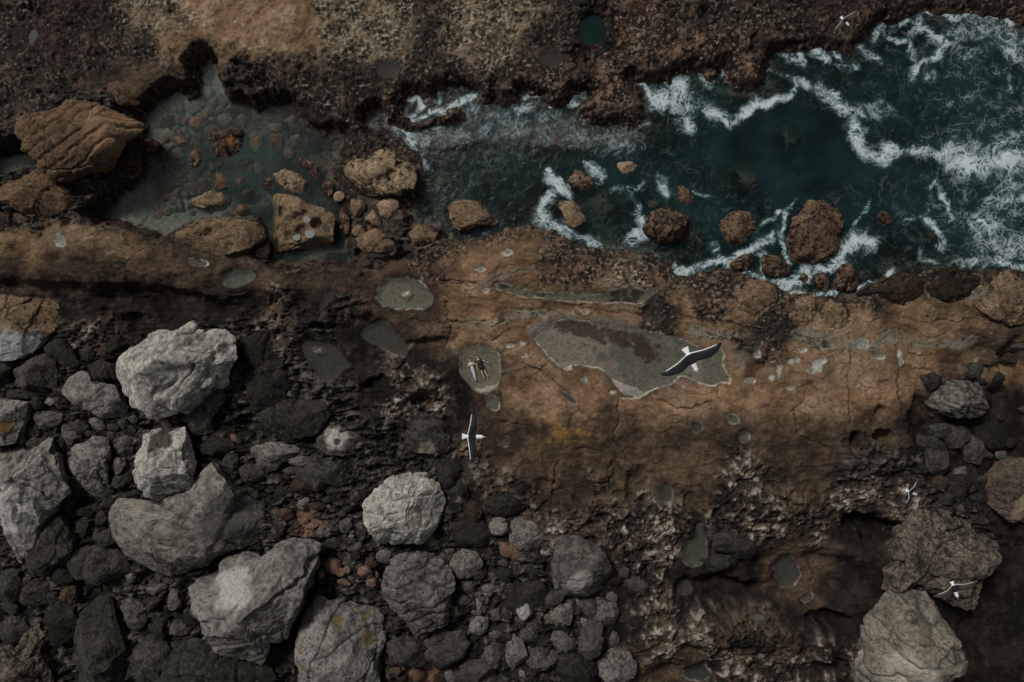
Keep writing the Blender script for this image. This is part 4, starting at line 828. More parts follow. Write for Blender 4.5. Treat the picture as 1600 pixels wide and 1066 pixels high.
for e in extra:
    x, y = e[0], e[1]; c = min(refs, key=lambda r: math.hypot(x - r[0], y - r[1]) - r[3]); d = math.hypot(x - c[0], y - c[1])
    ang = math.degrees(math.atan2(-(y - c[1]), x - c[0])) % 360
    dr = ['right of', 'up and right of', 'above', 'up and left of', 'left of', 'down and left of', 'below', 'down and right of'][int((ang + 22.5) // 45) % 8]
    m = max(e[2], e[3]); el_ = m / max(1, min(e[2], e[3]))
    size = 'tiny' if m < 7 else 'small' if m < 13 else 'medium' if m < 20 else 'larger'
    shp = 'elongated' if el_ > 1.6 else 'oval' if el_ > 1.25 else 'roundish'
    info.append([size, TONE[e[4]], shp, dr, c[2], d])
from collections import defaultdict
gp = defaultdict(list)
for i, f in enumerate(info): gp[tuple(f[:5])].append(i)
ORD = ['nearest', 'second', 'third', 'fourth', 'fifth', 'sixth', 'seventh', 'eighth', 'ninth', 'tenth', 'eleventh', 'twelfth', 'thirteenth', 'fourteenth', 'fifteenth']
labs = {}
for k_, L in gp.items():
    L.sort(key=lambda i: info[i][5])
    for n_, i in enumerate(L):
        base = f"{k_[0]} {k_[1]} {k_[2]} stone {k_[3]} {k_[4]}".replace('roundish ', '')
        labs[i] = base if len(L) == 1 else base + ', ' + ORD[min(n_, 14)] + ' out'
for i, e in enumerate(extra):
    bed_ = e[4] == 'dark' and 340 < e[0] < 740 and e[1] < 780
    P = ell(e[0], e[1], e[2] * 1.05, e[3] * 1.05, e[5], 12 if e[4] == 'pink' or e[6] == 2 else 7, .12 if e[4] == 'pink' or e[6] == 2 else .24)
    B(P, labs[i], e[4], 'rock', 'stone', group=LP if e[6] == 2 else 'loose stones among the boulders', z=None, facets=7 if e[4] != 'pink' else 3, ang=1.3 if e[4] != 'pink' else .4, sink=-.05 if bed_ else .35 if not e[6] else .25, hk=.5 if bed_ else .7, rough=1.5 if bed_ else 1.0)

# ------------------------------------------------------------------ water
def water_mat(name, murk, tint, rate, foam=True, maxm=.93):
    t = NT(name); tc = t.n('ShaderNodeTexCoord'); P = tc.outputs['Object']; dp = t.attr('depth').outputs['Fac']
    tr = t.n('ShaderNodeBsdfTransparent'); df = t.n('ShaderNodeBsdfDiffuse'); gl = t.n('ShaderNodeBsdfGlossy'); gl.inputs['Roughness'].default_value = .16 if foam else .2
    nn = t.noise(P, .22, 4, .6, .6)
    cm_ = t.n('ShaderNodeMix', data_type='RGBA'); cm_.inputs['A'].default_value = (*[c * .6 for c in murk], 1); cm_.inputs['B'].default_value = (*[c * 1.5 for c in murk], 1)
    t.l(t.maprange(nn, .35, .65, 0, 1), cm_.inputs['Factor']); t.l(cm_.outputs['Result'], df.inputs['Color'])
    tm = t.n('ShaderNodeMix', data_type='RGBA'); tm.inputs['A'].default_value = (.92, .96, .95, 1) if foam else (.95, .93, .89, 1); tm.inputs['B'].default_value = (*tint, 1)
    t.l(t.maprange(dp, 0, 1.2, 0, 1), tm.inputs['Factor']); t.l(tm.outputs['Result'], tr.inputs['Color'])
    ex = t.math('POWER', 2.718, t.math('MULTIPLY', dp, -rate)); fac = t.math('MULTIPLY', t.math('SUBTRACT', 1.0, ex), maxm, True)
    m1 = t.n('ShaderNodeMixShader'); t.l(fac, m1.inputs[0]); t.l(tr.outputs[0], m1.inputs[1]); t.l(df.outputs[0], m1.inputs[2])
    bp = t.n('ShaderNodeBump'); bp.inputs['Strength'].default_value = .5 if foam else .04; bp.inputs['Distance'].default_value = .2
    t.l(t.noise(P, 1.6, 6, .6, .5), bp.inputs['Height'])
    fr = t.n('ShaderNodeFresnel'); fr.inputs['IOR'].default_value = 1.33; t.l(bp.outputs[0], fr.inputs['Normal']); t.l(bp.outputs[0], gl.inputs['Normal'])
    m2 = t.n('ShaderNodeMixShader'); t.l(fr.outputs[0], m2.inputs[0]); t.l(m1.outputs[0], m2.inputs[1]); t.l(gl.outputs[0], m2.inputs[2]); last = m2
    if foam:
        fo = t.attr('foam').outputs['Fac']
        w = t.n('ShaderNodeVectorMath', operation='ADD'); t.l(P, w.inputs[0]); nz = t.n('ShaderNodeTexNoise'); nz.inputs['Scale'].default_value = .42; nz.inputs['Detail'].default_value = 1.6; t.l(P, nz.inputs['Vector'])
        sc_ = t.n('ShaderNodeVectorMath', operation='SCALE'); t.l(nz.outputs['Color'], sc_.inputs[0]); sc_.inputs['Scale'].default_value = 3.0; t.l(sc_.outputs[0], w.inputs[1]); Q = w.outputs[0]
        def ridge(scale, wd, det=4):
            n = t.noise(Q, scale, det, .55, .25); return t.math('SUBTRACT', 1.0, t.math('MULTIPLY', t.math('ABSOLUTE', t.math('SUBTRACT', n, .5)), wd), True)
        v = t.math('MAXIMUM', ridge(.45, 20, 3), t.math('MULTIPLY', ridge(.95, 13, 3), .92)); v = t.math('MAXIMUM', v, t.math('MULTIPLY', ridge(2.4, 9, 3), .72))
        br = t.noise(P, .9, 6, .7)
        v = t.math('ADD', t.math('MULTIPLY', v, .62), t.math('MULTIPLY', br, .62))
        s_ = t.math('ADD', v, t.math('MULTIPLY', fo, .95))
        fm = t.maprange(s_, 1.14, 1.60, 0, 1); fine = t.noise(P, 9, 5, .7)
        n4 = t.noise(Q, .36, 3, .55, .4); n5 = t.noise(Q, .9, 3, .55, .3)
        thin = t.math('MAXIMUM', t.math('SUBTRACT', 1.0, t.math('MULTIPLY', t.math('ABSOLUTE', t.math('SUBTRACT', n4, .5)), 60), True), t.math('MULTIPLY', t.math('SUBTRACT', 1.0, t.math('MULTIPLY', t.math('ABSOLUTE', t.math('SUBTRACT', n5, .5)), 34), True), .7))
        thin = t.math('MULTIPLY', thin, t.math('MULTIPLY', t.maprange(fo, .12, .45, 0, .7), t.maprange(br, .40, .62, 0, 1)))
        fm = t.math('MAXIMUM', fm, thin); fm = t.math('MULTIPLY', fm, t.maprange(fine, .3, .6, .72, 1), True); fm = t.math('MULTIPLY', fm, t.maprange(fo, .03, .14, 0, 1), True)
        fd = t.n('ShaderNodeBsdfDiffuse'); fd.inputs['Color'].default_value = (.62, .70, .72, 1)
        hz_ = t.math('MULTIPLY', t.maprange(fo, .18, .8, 0, .6), t.maprange(br, .35, .65, .2, 1)); hd = t.n('ShaderNodeBsdfDiffuse'); hd.inputs['Color'].default_value = (.085, .20, .225, 1)
        m3 = t.n('ShaderNodeMixShader'); t.l(hz_, m3.inputs[0]); t.l(last.outputs[0], m3.inputs[1]); t.l(hd.outputs[0], m3.inputs[2])
        m4 = t.n('ShaderNodeMixShader'); t.l(t.math('MULTIPLY', fm, .88), m4.inputs[0]); t.l(m3.outputs[0], m4.inputs[1]); t.l(fd.outputs[0], m4.inputs[2]); last = m4
    t.l(last.outputs[0], t.out.inputs['Surface']); return t.m
FO = [  # foam: polyline, half width, strength
 ([(1369,60),(1375,40),(1385,58),(1400,60),(1422,64)],8,.7),([(1397,40),(1415,25),(1450,20),(1490,25),(1540,22),(1570,28),(1580,40)],9,.8),([(1425,25),(1440,50),(1465,58),(1476,72),(1465,85),(1440,100),(1425,118)],10,.8),([(1426,45),(1424,80),(1430,95)],7,.65),
 ([(1215,80),(1240,95)],9,.7),([(1246,80),(1252,100)],9,.8),([(1272,75),(1288,95)],11,.85),([(1303,75),(1312,92)],8,.75),([(1345,80),(1380,95)],10,.6),([(1300,106),(1345,112)],6,.6),([(1200,115),(1235,118)],4,.5),
 ([(1163,172),(1180,160),(1200,163),(1230,153),(1244,132),(1262,130)],11,.85),([(1000,125),(1015,148),(1030,165)],8,.9),([(1030,150)],26,.95),([(1055,125),(1066,145),(1055,160)],22,.9),([(1058,150),(1075,195)],20,.75),([(1095,110),(1108,130)],10,.65),([(1100,170),(1125,185),(1145,193),(1160,180),(1172,165)],9,.8),([(1090,160)],26,.5),
 ([(1282,135),(1295,155),(1325,172),(1345,180)],13,.75),([(1350,175),(1392,170)],15,.55),([(1335,195),(1340,220),(1350,238),(1375,245),(1395,240)],16,.85),([(1385,238)],18,.95),([(1395,240),(1440,238),(1470,245),(1490,235)],12,.8),([(1490,245),(1520,262),(1540,252),(1600,255),(1700,260)],34,.78),([(1500,225),(1540,235)],22,.55),([(1560,225),(1610,200)],24,.55),([(1560,280),(1620,300)],28,.6),
 ([(1490,50),(1540,45),(1620,75)],32,.5),([(1575,80),(1620,100)],20,.65),([(1580,120),(1578,140)],8,.6),([(1500,90),(1530,80)],10,.55),([(1450,130),(1460,118)],8,.6),
 ([(1450,290),(1458,280),(1466,290),(1480,320),(1488,345)],6,.8),([(1540,345),(1555,322),(1600,308),(1650,300)],34,.6),([(1530,340),(1545,370),(1575,382),(1640,395)],36,.68),([(1555,350)],26,.7),([(1500,412),(1560,408),(1640,424)],11,.75),([(1440,345),(1460,355),(1475,372),(1466,388)],7,.7),([(1435,388),(1443,405),(1462,410)],6,.65),([(1420,345),(1450,330)],5,.55),
 ([(1300,415),(1322,390),(1338,370),(1358,382)],17,.85),([(1345,452),(1375,437),(1398,424)],5,.9),([(1275,430),(1303,413)],7,.9),([(1240,462),(1270,464),(1297,457)],9,.85),([(1212,436),(1240,448),(1262,425),(1282,418)],13,.8),([(1208,335),(1225,330),(1222,370),(1236,416)],7,.8),([(1225,332),(1248,313)],5,.6),([(1210,360)],9,.65),([(1322,372),(1338,345),(1360,315)],4,.55),
 ([(858,272),(870,288),(886,303)],11,.95),([(862,303),(850,318),(850,345),(868,352),(884,366)],15,.85),([(925,262),(938,280)],12,.75),([(915,252),(945,268)],6,.6),([(1030,285),(1042,300)],11,.75),([(985,300),(1000,330),(1000,360)],8,.6),([(985,375),(1010,360),(1005,345)],12,.75),([(1055,415),(1075,425),(1110,415),(1140,410),(1170,390),(1205,368)],9,.88),([(1115,385),(1120,405)],9,.75),([(1185,398),(1195,430)],7,.8),([(1158,432),(1197,433)],6,.75),([(900,368),(940,382)],9,.6),([(1188,350),(1202,345)],6,.65),([(1085,300),(1110,310)],4,.55),([(960,300),(985,290),(1010,285)],5,.5),
 ([(635,186),(650,186),(690,174),(706,166)],9,.92),([(632,158),(650,150),(664,165),(640,178)],6,.75),([(688,158),(692,140),(702,135)],5,.8),([(715,160),(742,152)],11,.85),([(760,160),(800,158),(826,152),(842,147)],7,.78),([(820,137),(850,145),(866,152),(864,166)],7,.8),([(886,162),(895,147),(922,139)],9,.85),([(800,172),(832,166)],14,.5),
 ([(650,214),(750,205),(850,200),(900,212),(990,225)],30,.40),([(730,175),(800,185),(870,180)],20,.45),([(690,290),(760,250),(840,240)],44,.20),([(800,212),(880,212),(930,205),(960,215),(1000,230)],8,.45),([(655,232),(665,262)],9,.6),([(618,196),(640,214),(655,240)],9,.7),([(318,95),(322,112)],8,.75),([(312,130),(320,150)],6,.4),([(0,240),(40,236),(46,248)],6,.8),([(0,268),(16,262)],6,.6),([(600,185),(575,182)],4,.35),([(1130,118),(1128,108)],4,.8),([(1010,190),(1000,196)],6,.5)]
FC = np.zeros((CH, CW), np.float32)
for (P, w, s) in FO:
    d = line_dist(P, w * 2.6 + 6); FC = np.maximum(FC, s * ss(w * 1.55, 0, d))
FC = np.maximum(FC, .28 * ss(1330, 1500, CX) * (S < 0)); FC = np.maximum(FC, .17 * ss(900, 1000, CX) * (1 - .8 * ss(90, 40, np.hypot((CX - 1230) / 1.6, CY - 240))) * (S < 0)); FC = np.maximum(FC, .22 * ss(12, 2, -S) * (S < 4) * (CX > 600))
ws = .12
wxa = axis(-43, 43, ws, 420); wya = np.arange(0.0, 30, ws); s_ = ws; L_ = []; y_ = wya[-1]
while y_ < 420: s_ *= 1.25; y_ += s_; L_.append(y_)
wya = np.concatenate([wya, L_]); WX, WY = np.meshgrid(wxa, wya)
wpx = 800 + WX / (K * CAMZ); wpy = 533 - WY / (K * CAMZ)
wob = fbm2(WX, WY, 1.8, 3, 301); wob2 = fbm2(WX, WY, 1.8, 3, 302)
foam = samp(FC, wpx + wob * 14, wpy + wob2 * 14) * (.72 + .75 * (fbm2(WX, WY, 1.4, 3, 305) * .5 + .5 - .12))
jj = np.clip(np.searchsorted(ay, WY), 0, nr - 1); ii = np.clip(np.searchsorted(ax, WX), 0, nc - 1)
bed = TH[jj, ii]; dpt = np.maximum(-bed, 0)
for (cx, cy, R_, poly, ref, top) in SPECS:
    if top < .2 and cy < 470:
        q = np.hypot(wpx - cx, wpy - cy) / R_; dpt = np.where(q < 1.1, np.minimum(dpt, mix(dpt, max(-top, .12), ss(1.1, .6, q))), dpt)
seaw = samp(SA, wpx, wpy); keep = seaw < 22
dpt = dpt + .25 * ss(1000, 1100, wpx) * (bed < -.3)
right = ss(1000, 1500, wpx)
WZ = (.07 * wob + .22 * fbm2(WX, WY, 4, 4, 303)) * right * ss(0, 40, -seaw) + .06 * foam * right
nr2, nc2 = WX.shape; idx = np.arange(nr2 * nc2, dtype=np.int32).reshape(nr2, nc2)
F = np.stack([idx[:-1, :-1], idx[:-1, 1:], idx[1:, 1:], idx[1:, :-1]], -1).reshape(-1, 4)
km = (keep[:-1, :-1] | keep[1:, 1:]).ravel(); F = F[km]
fx_ = wpx.ravel()[F[:, 0]]; fy_ = wpy.ravel()[F[:, 0]]; left_ = (fx_ < 546)
FL, FR = F[left_], F[~left_]
V0 = np.stack([WX, WY, WZ], -1).reshape(-1, 3)
def sheet(name, F, mat):
    used, inv = np.unique(F, return_inverse=True); F = inv.reshape(-1, 4)
    link(name, mk_mesh(name, V0[used], F, None, True, {'foam': foam.ravel()[used], 'depth': dpt.ravel()[used]}), mat, kind='structure')
sheet('sea', FR, water_mat('sea_water', (.0085, .0265, .0275), (.46, .70, .66), .50))
M_POOL = water_mat('pool_water', (.11, .105, .09), (.66, .70, .64), .9, False, .7)
M_DEEP = water_mat('deep_pool_water', (.007, .020, .018), (.45, .66, .6), 1.6, False, .9)
M_STILL = water_mat('still_water', (.036, .066, .060), (.62, .80, .74), .75, False, .75)
sheet('still_pool', FL, M_STILL)
def flat_pool(P, lv, grow, dep):
    P = np.array(P, float); c = P.mean(0); Q = P + (P - c) / np.linalg.norm(P - c, axis=1)[:, None] * grow
    W_ = [unp(a, b, lv) for a, b in Q]; cx_, cy_ = unp(c[0], c[1], lv)
    return Q, W_
from mathutils.geometry import tessellate_polygon
def pool_obj(P, lv, dep, label, mat):
    Q, W_ = flat_pool(P, lv, 13.0, dep); c = np.mean(W_, 0)
    vs = [Vector((a - c[0], b - c[1], 0)) for a, b in W_]; tris = tessellate_polygon([vs])
    F_ = [[t[0], t[1], t[2]] for t in tris]
    n = sum((vs[t[1]] - vs[t[0]]).cross(vs[t[2]] - vs[t[0]]).z for t in F_)
    if n < 0: F_ = [t[::-1] for t in F_]
    me = mk_mesh('tide_pool', np.array([v[:] for v in vs]), np.array(F_), None, False, {'depth': np.full(len(vs), dep)})
    link('tide_pool', me, mat, None, (c[0], c[1], lv), kind='structure')
for (lab, P, dep, rim, c_, small), lv in zip(ALLP, pool_lv):
    pool_obj(P, lv - .01, dep if dep < 1 else 2.0, lab, M_DEEP if dep > 1 else M_POOL)
# water standing in the slab's potholes
M_SKY_PUD = water_mat('puddle_sky_reflection', (.30, .31, .30), (.7, .72, .7), 4.0, False, .9)  # pale colour paints the sky's reflection into the puddle water
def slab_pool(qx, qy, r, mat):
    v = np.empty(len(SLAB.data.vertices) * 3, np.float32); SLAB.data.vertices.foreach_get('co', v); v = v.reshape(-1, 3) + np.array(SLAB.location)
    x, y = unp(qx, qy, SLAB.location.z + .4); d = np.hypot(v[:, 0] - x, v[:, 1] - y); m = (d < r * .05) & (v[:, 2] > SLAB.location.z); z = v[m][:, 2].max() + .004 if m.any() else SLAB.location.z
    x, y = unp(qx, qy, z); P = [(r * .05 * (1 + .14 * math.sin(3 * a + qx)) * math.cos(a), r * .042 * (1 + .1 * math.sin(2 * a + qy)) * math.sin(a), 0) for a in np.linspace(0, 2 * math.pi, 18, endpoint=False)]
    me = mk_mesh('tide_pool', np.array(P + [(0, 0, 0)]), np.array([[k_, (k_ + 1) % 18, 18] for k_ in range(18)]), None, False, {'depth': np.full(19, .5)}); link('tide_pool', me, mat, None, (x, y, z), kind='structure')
for a_ in [(451,340,6,M_POOL), (479,343,6,M_SKY_PUD), (484,366,8,M_SKY_PUD), (464,371,6,M_SKY_PUD), (508,356,6,M_POOL)]: slab_pool(*a_)

# ------------------------------------------------------------------ gulls
def remesh_obj(V, F, voxel):
    me = bpy.data.meshes.new('tmp'); me.from_pydata(V, [], F); me.update()
    o = bpy.data.objects.new('tmp', me); C.objects.link(o)
    m = o.modifiers.new('r', 'REMESH'); m.mode = 'VOXEL'; m.voxel_size = voxel; m.use_smooth_shade = True
    s = o.modifiers.new('s', 'SMOOTH'); s.iterations = 3; s.factor = .4
    dg = bpy.context.evaluated_depsgraph_get(); out = bpy.data.meshes.new_from_object(o.evaluated_get(dg)); bpy.data.objects.remove(o); return out
SEC = [(0,.060,-.240),(.11,.068,-.236),(.22,.092,-.21),(.32,.120,-.19),(.42,.142,-.170),(.52,.140,-.155),(.62,.122,-.142),(.72,.095,-.132),(.82,.056,-.124),(.91,.008,-.118),(.97,-.04,-.116),(1.0,-.075,-.112)]
def gull_geo(hs, bend, dih):
    V = []; F = []
    def ring_strip(rings):
        base = len(V); n = len(rings[0])
        for r in rings: V.extend(r)
        for i in range(len(rings) - 1):
            for j in range(n):
                a = base + i * n + j; b = base + i * n + (j + 1) % n; F.append((a, b, b + n, a + n))
        F.append(tuple(base + j for j in range(n))[::-1]); F.append(tuple(base + (len(rings) - 1) * n + j for j in range(n)))
    rings = []
    full = [(-s, l, t) for (s, l, t) in SEC[:0:-1]] + SEC
    for (s, l, t) in full:
        a = abs(s); ch = l - t; th = max(.013, .055 * ch + .012 * (1 - a)); z = dih * (a if a < .4 else .4 - (a - .4) * .35) + .02
        sw = bend * (1 if s > 0 else -1) * a * a
        r = []
        for k_ in range(16):
            an = 2 * math.pi * k_ / 16; yy = (l + t) / 2 + math.cos(an) * ch / 2; zz = math.sin(an) * th / 2 * (1.3 + .5 * math.cos(an)) + .03 * ch * (1 - ((yy - (l + t) / 2) / (ch / 2)) ** 2)
            r.append((s * hs * (1 - .06 * dih), (yy + sw) * hs, (z + zz) * hs))
        rings.append(r)
    ring_strip(rings)
    rings = []
    for (y, w, hgt, z) in [(.38,.012,.014,.0),(.352,.028,.03,.002),(.32,.055,.052,.008),(.27,.072,.070,.012),(.21,.070,.070,.010),(.13,.085,.085,.004),(.02,.10,.105,-.005),(-.1,.095,.09,-.002),(-.2,.07,.06,.004),(-.26,.062,.035,.008),(-.30,.075,.024,.01),(-.36,.095,.018,.01),(-.41,.112,.014,.01),(-.425,.10,.012,.01)]:
        rings.append([(math.cos(2 * math.pi * k_ / 16) * w * hs, y * hs, (z + math.sin(2 * math.pi * k_ / 16) * hgt) * hs) for k_ in range(16)])
    ring_strip(rings)
    return V, F
M_GULL = rock_mat('feathers', .05, 30, 90, False, .06, False)
M_BILL = plain('yellow_bill', (.45, .33, .16), .5)
def gull(head, tail, tipR, tipL, label, brown=0, tailband=False, dih=.35, span=1.34, lead=1.0):
    head, tail, a, b = [np.array(p, float) for p in (head, tail, tipR, tipL)]
    sp = np.linalg.norm(a - b); D = (span / sp) / K; z = CAMZ - D; hs = span / 2
    V, F_ = gull_geo(hs, 0, dih); me = remesh_obj(V, F_, .006)
    n = len(me.vertices); co = np.empty(n * 3, np.float32); me.vertices.foreach_get('co', co); co = co.reshape(-1, 3) / hs
    x = np.abs(co[:, 0]); y = co[:, 1]; S_ = np.array(SEC); ld = np.interp(x, S_[:, 0], S_[:, 1]); tr = np.interp(x, S_[:, 0], S_[:, 2])
    blk = np.array((.014, .015, .017)); wht = np.array((.80, .82, .83)); c = np.tile(blk, (n, 1))
    if brown: c = mixc(c.astype(np.float32), (.075, .055, .042), ss(.1, .3, x) * brown)
    outer = x > .13; fe = (np.abs(np.sin(x * 62 + y * 9)) ** 4) * ss(ld - .06, tr + .05, y) * ss(.15, .3, x) * .030; blk2_ = c + fe[:, None]; c = blk2_ + (.010 * (gn3((co * 14).astype(np.float32), 5) + .3))[:, None]; c = np.maximum(c, .006)
    c = c.astype(np.float32); wf = wht * (.92 if not brown else .55)
    c = mixc(c, wf, ss(tr + .046, tr + .026, y) * ss(.84, .78, x))
    c = mixc(c, wht * (.5 if not brown else .42), ss(ld - .016 * lead, ld - .006 * lead, y) * outer * (x < .66))
    c[(x > .975)] = wht * (.85 if not brown else .2)
    body = (x < .135) & ((y > .085) | (y < -.225)); c[body] = wht
    bott = co[:, 2] < np.interp(x, [0, .1, .4, 1], [-.02, .0, dih * .4 - .01, -1]); c[bott & (x < .14)] = wht
    if tailband: c[(x < .13) & (y < -.375)] = blk
    cc = np.ones((n, 4), np.float32); cc[:, :3] = c; at = me.attributes.new('Col', 'FLOAT_COLOR', 'POINT'); at.data.foreach_set('color', cc.ravel())
    ctr = tail + (head - tail) * .52; f = head - tail; ang = math.atan2(-f[1], f[0]) - math.pi / 2
    X, Y = unp(ctr[0], ctr[1], z); me.name = 'gull'
    o = link('gull', me, M_GULL, None, (X, Y, z), label=label, category='gull', group='gulls flying over the shore')
    o.rotation_euler = (0, 0, ang)
    bm = bmesh.new(); r = []
    for (yy, w) in [(.36, .016), (.40, .013), (.435, .009), (.455, .003)]:
        r.append([bm.verts.new((math.cos(2 * math.pi * k_ / 8) * w * hs, yy * hs, (-.002 + math.sin(2 * math.pi * k_ / 8) * w * 1.3 - (.008 if yy > .45 else 0)) * hs)) for k_ in range(8)])
    for i in range(3):
        for j in range(8): bm.faces.new((r[i][j], r[i][(j + 1) % 8], r[i + 1][(j + 1) % 8], r[i + 1][j]))
    bm.faces.new(r[0]); bm.faces.new(r[3]); bmesh.ops.recalc_face_normals(bm, faces=bm.faces)
    m2 = bpy.data.meshes.new('bill'); bm.to_mesh(m2); bm.free(); link('bill', m2, M_BILL, o)
    return o
gull((1090,582),(1070.6,545),(1034,593.4),(1128.4,536), 'largest black backed gull gliding over the broad shallow pool')
gull((758.6,683),(721,682),(737.5,723.8),(738.5,636.6), 'black and white gull heading right below the two people')
gull((1433,774),(1413.5,765),(1414.8,791.5),(1425,748), 'small gull in steep bank over rough rock at lower right', dih=.6)
gull((1496,934),(1486.5,907.5),(1456,928),(1527,908), 'dark winged gull with black tail tip over the knobbly speckled rock', brown=.6, tailband=True)
gull((1327.5,42),(1313,25.5),(1302,50),(1336,14), 'faint brown winged gull over the reef at the top right', brown=1.0)

# ------------------------------------------------------------------ the two people on their backs in the pool
def skin(name, verts, edges, radii, mat, parent, sub=1):
    me = bpy.data.meshes.new(name); me.from_pydata(verts, edges, []); me.update()
    o = bpy.data.objects.new('tmp', me); C.objects.link(o); o.modifiers.new('s', 'SKIN').use_smooth_shade = True
    sv = me.skin_vertices[0].data
    for i, r in enumerate(radii): sv[i].radius = r if isinstance(r, tuple) else (r, r)
    sv[0].use_root = True
    q = o.modifiers.new('b', 'SUBSURF'); q.levels = sub; q.render_levels = sub
    dg = bpy.context.evaluated_depsgraph_get(); out = bpy.data.meshes.new_from_object(o.evaluated_get(dg)); bpy.data.objects.remove(o)
    for p in out.polygons: p.use_smooth = True
    out.name = name; return link(name, out, mat, parent)
M_SKIN = plain('skin', (.52, .34, .25), .55); M_HAIR = plain('dark_hair', (.02, .014, .01), .6, sc=90); M_DRESS = plain('pale_blue_cloth', (.44, .50, .56), .8)
M_BLACK = plain('black_cloth', (.010, .011, .013), .85); M_TOP = plain('cream_cloth', (.62, .56, .48), .85); M_DARK = plain('dark_feature', (.03, .02, .02), .5)
def person(head_px, feet_px, label, woman, H):
    lv = pool_lv[0]; hx, hy = unp(*head_px, lv); fx, fy = unp(*feet_px, lv); d = Vector((hx - fx, hy - fy)); ang = math.atan2(d.y, d.x) - math.pi / 2
    root = link('person', None, None, None, ((hx + fx) / 2, (hy + fy) / 2, lv - .05), label=label, category='person'); root.rotation_euler = (0, 0, ang)
    s = H / 1.75; V = []; E = []; R = []
    def a(x, y, z, r, par=None):
        V.append((x * s, y * s, z * s)); R.append((r[0] * s, r[1] * s) if isinstance(r, tuple) else r * s); i = len(V) - 1
        if par is not None: E.append((par, i))
        return i
    z0 = .11; wd = .9 if woman else 1.0
    pel = a(0, -.02, z0, (.14 * wd, .10)); wai = a(0, .14, z0, (.115 * wd, .09), pel); che = a(0, .34, z0 + .01, (.145 * wd, .11), wai); nb = a(0, .49, z0 + .01, (.09, .075), che)
    nk = a(0, .56, z0 + .02, .052, nb); j = a(0, .63, z0 + .03, (.068, .075), nk); hd = a(0, .71, z0 + .035, (.078, .092), j); tp = a(0, .80, z0 + .02, (.055, .065), hd)
    hands = []
    for sg in (-1, 1):
        hip = a(sg * .085, -.10, z0, (.085, .085), pel); kn = a(sg * (.06 if woman else .12), -.47, z0 + .02, .055, hip); cf = a(sg * (.05 if woman else .13), -.60, z0, .052, kn)
        an = a(sg * (.04 if woman else .15), -.86, z0 - .02, .034, cf); hl = a(sg * (.045 if woman else .16), -.90, z0 - .02, (.036, .04), an); a(sg * (.06 if woman else .19), -.945, z0 + .10, (.036, .026), hl)
        sh_ = a(sg * .175 * wd, .44, z0, .055, nb)
        if woman: eb = a(sg * .30, .28, z0 - .01, .038, sh_); wr = a(sg * .08, .33, z0 + .14, .026, eb); dirv = Vector((-sg * .8, .25, .02)).normalized()
        elif sg > 0: eb = a(.36, .24, z0, .042, sh_); wr = a(.52, .06, z0 - .02, .029, eb); dirv = Vector((.6, -.75, 0)).normalized()
        else: eb = a(-.27, .20, z0, .042, sh_); wr = a(-.33, -.04, z0, .029, eb); dirv = Vector((-.2, -.95, 0)).normalized()
        w = Vector(V[wr]) / s; pm = a(*(w + dirv * .07), (.038, .018), wr); side = dirv.cross(Vector((0, 0, 1)))
        for fi, (off, ln) in enumerate([(-.03, .068), (-.01, .08), (.01, .075), (.03, .058)]):
            b0 = w + dirv * .10 + side * off; k1_ = a(*b0, .010, pm); k2_ = a(*(b0 + dirv * ln * .55 + Vector((0, 0, -.006))), .009, k1_); a(*(b0 + dirv * ln + Vector((0, 0, -.022))), .0075, k2_)
        tb = w + dirv * .045 + side * (-sg) * .035; t1 = a(*tb, .012, pm); a(*(tb + (dirv + side * (-sg) * .9).normalized() * .05), .009, t1)
    skin('body', V, E, R, M_SKIN, root, 1)
    def geo(name, parts, mat, par=root):
        V2 = []; E2 = []; R2 = []
        for chain in parts:
            prev = None
            for c in chain:
                if isinstance(c, int): prev = c; continue
                V2.append(tuple(q * s for q in c[0])); R2.append(tuple(q * s for q in c[1])); i = len(V2) - 1
                if prev is not None: E2.append((prev, i))
                prev = i
        return skin(name, V2, E2, R2, mat, par, 1)
    geo('hair', [[((0, .74, z0 + .0), (.088, .07)), ((0, .83, z0 - .01), (.085, .06)), ((0, .87, z0 - .03), (.06, .04))] + ([((0.03, .95, z0 - .06), (.06, .03))] if woman else [])], M_HAIR)
    # face: nose, brows/eyes and mouth as small child meshes
    bm = bmesh.new()
    for (x, y, z, r, sc3) in [(0, .70, z0 + .130, .014, (1, 1.7, 1.2))]:
        g = bmesh.ops.create_icosphere(bm, subdivisions=2, radius=r * s); bmesh.ops.scale(bm, vec=sc3, verts=g['verts']); bmesh.ops.translate(bm, vec=(x * s, y * s, z * s), verts=g['verts'])
    for sg in (-1, 1):
        g = bmesh.ops.create_icosphere(bm, subdivisions=2, radius=.018 * s); bmesh.ops.scale(bm, vec=(.6, 1.6, 1), verts=g['verts']); bmesh.ops.translate(bm, vec=(sg * .080 * s, .70 * s, (z0 + .02) * s), verts=g['verts'])
    m_ = bpy.data.meshes.new('nose_and_ears'); bm.to_mesh(m_); bm.free(); link('nose_and_ears', m_, M_SKIN, root)
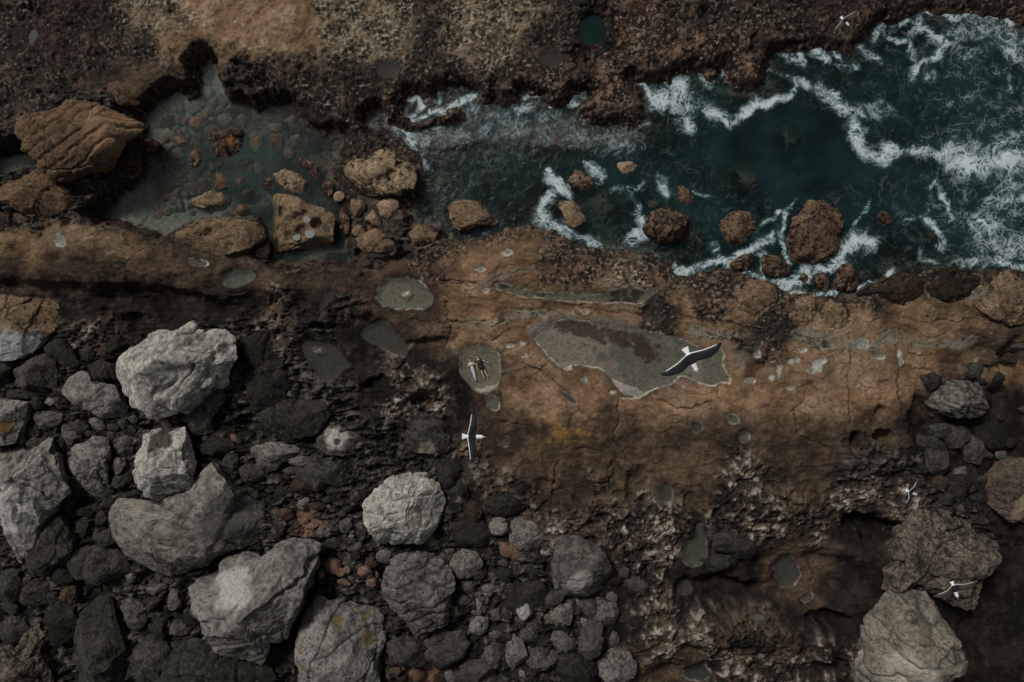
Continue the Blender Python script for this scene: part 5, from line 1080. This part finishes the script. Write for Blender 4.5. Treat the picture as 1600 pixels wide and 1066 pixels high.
    for (x, y, sx, sy, nm, mt) in [(-.03, .725, .014, .007, 'eye', M_DARK), (.03, .725, .014, .007, 'eye', M_DARK), (0, .655, .024, .007, 'mouth', M_DARK)]:
        bm = bmesh.new(); g = bmesh.ops.create_icosphere(bm, subdivisions=2, radius=1); bmesh.ops.scale(bm, vec=(sx * s, sy * s, .006 * s), verts=g['verts']); bmesh.ops.translate(bm, vec=(x * s, y * s, (z0 + (.120 if nm == 'eye' else .102)) * s), verts=g['verts'])
        m_ = bpy.data.meshes.new(nm); bm.to_mesh(m_); bm.free(); link(nm, m_, mt, root)
    if woman:
        geo('top', [[((0, .08, z0), (.15, .12)), ((0, .34, z0 + .01), (.165, .135)), ((0, .47, z0 + .01), (.11, .085)), ((.17, .43, z0), (.066, .066)), ((.25, .35, z0), (.055, .055))], [2, ((-.17, .43, z0), (.066, .066)), ((-.25, .35, z0), (.055, .055))]], M_TOP)
        geo('dress', [[((0, .30, z0), (.135, .115)), ((0, .12, z0), (.14, .12)), ((0, -.02, z0), (.17, .13)), ((0, -.2, z0), (.165, .10)), ((0, -.45, z0 + .01), (.135, .075)), ((0, -.68, z0), (.115, .06)), ((0, -.80, z0), (.10, .052))]], M_DRESS)
    else:
        geo('t_shirt', [[((0, -.12, z0), (.18, .14)), ((0, .14, z0), (.165, .13)), ((0, .36, z0 + .01), (.18, .14)), ((0, .48, z0 + .01), (.11, .09)), ((.19, .42, z0), (.078, .07)), ((.28, .33, z0), (.066, .06))], [3, ((-.19, .42, z0), (.078, .07)), ((-.245, .30, z0), (.066, .06))]], M_BLACK)
        geo('shorts', [[((0, .08, z0), (.175, .13)), ((0, -.06, z0), (.18, .13)), ((.09, -.16, z0), (.115, .11)), ((.115, -.42, z0 + .01), (.095, .09))], [1, ((-.09, -.16, z0), (.105, .10)), ((-.115, -.36, z0 + .01), (.088, .082))]], M_BLACK)
    return root
person((733.8,560.5),(743.0,592.0), 'woman in pale long dress lying on her back, hands on her chest', True, 1.70)
person((744.2,555.0),(758.8,588.2), 'man in black t-shirt and shorts lying with one arm flung out', False, 1.80)
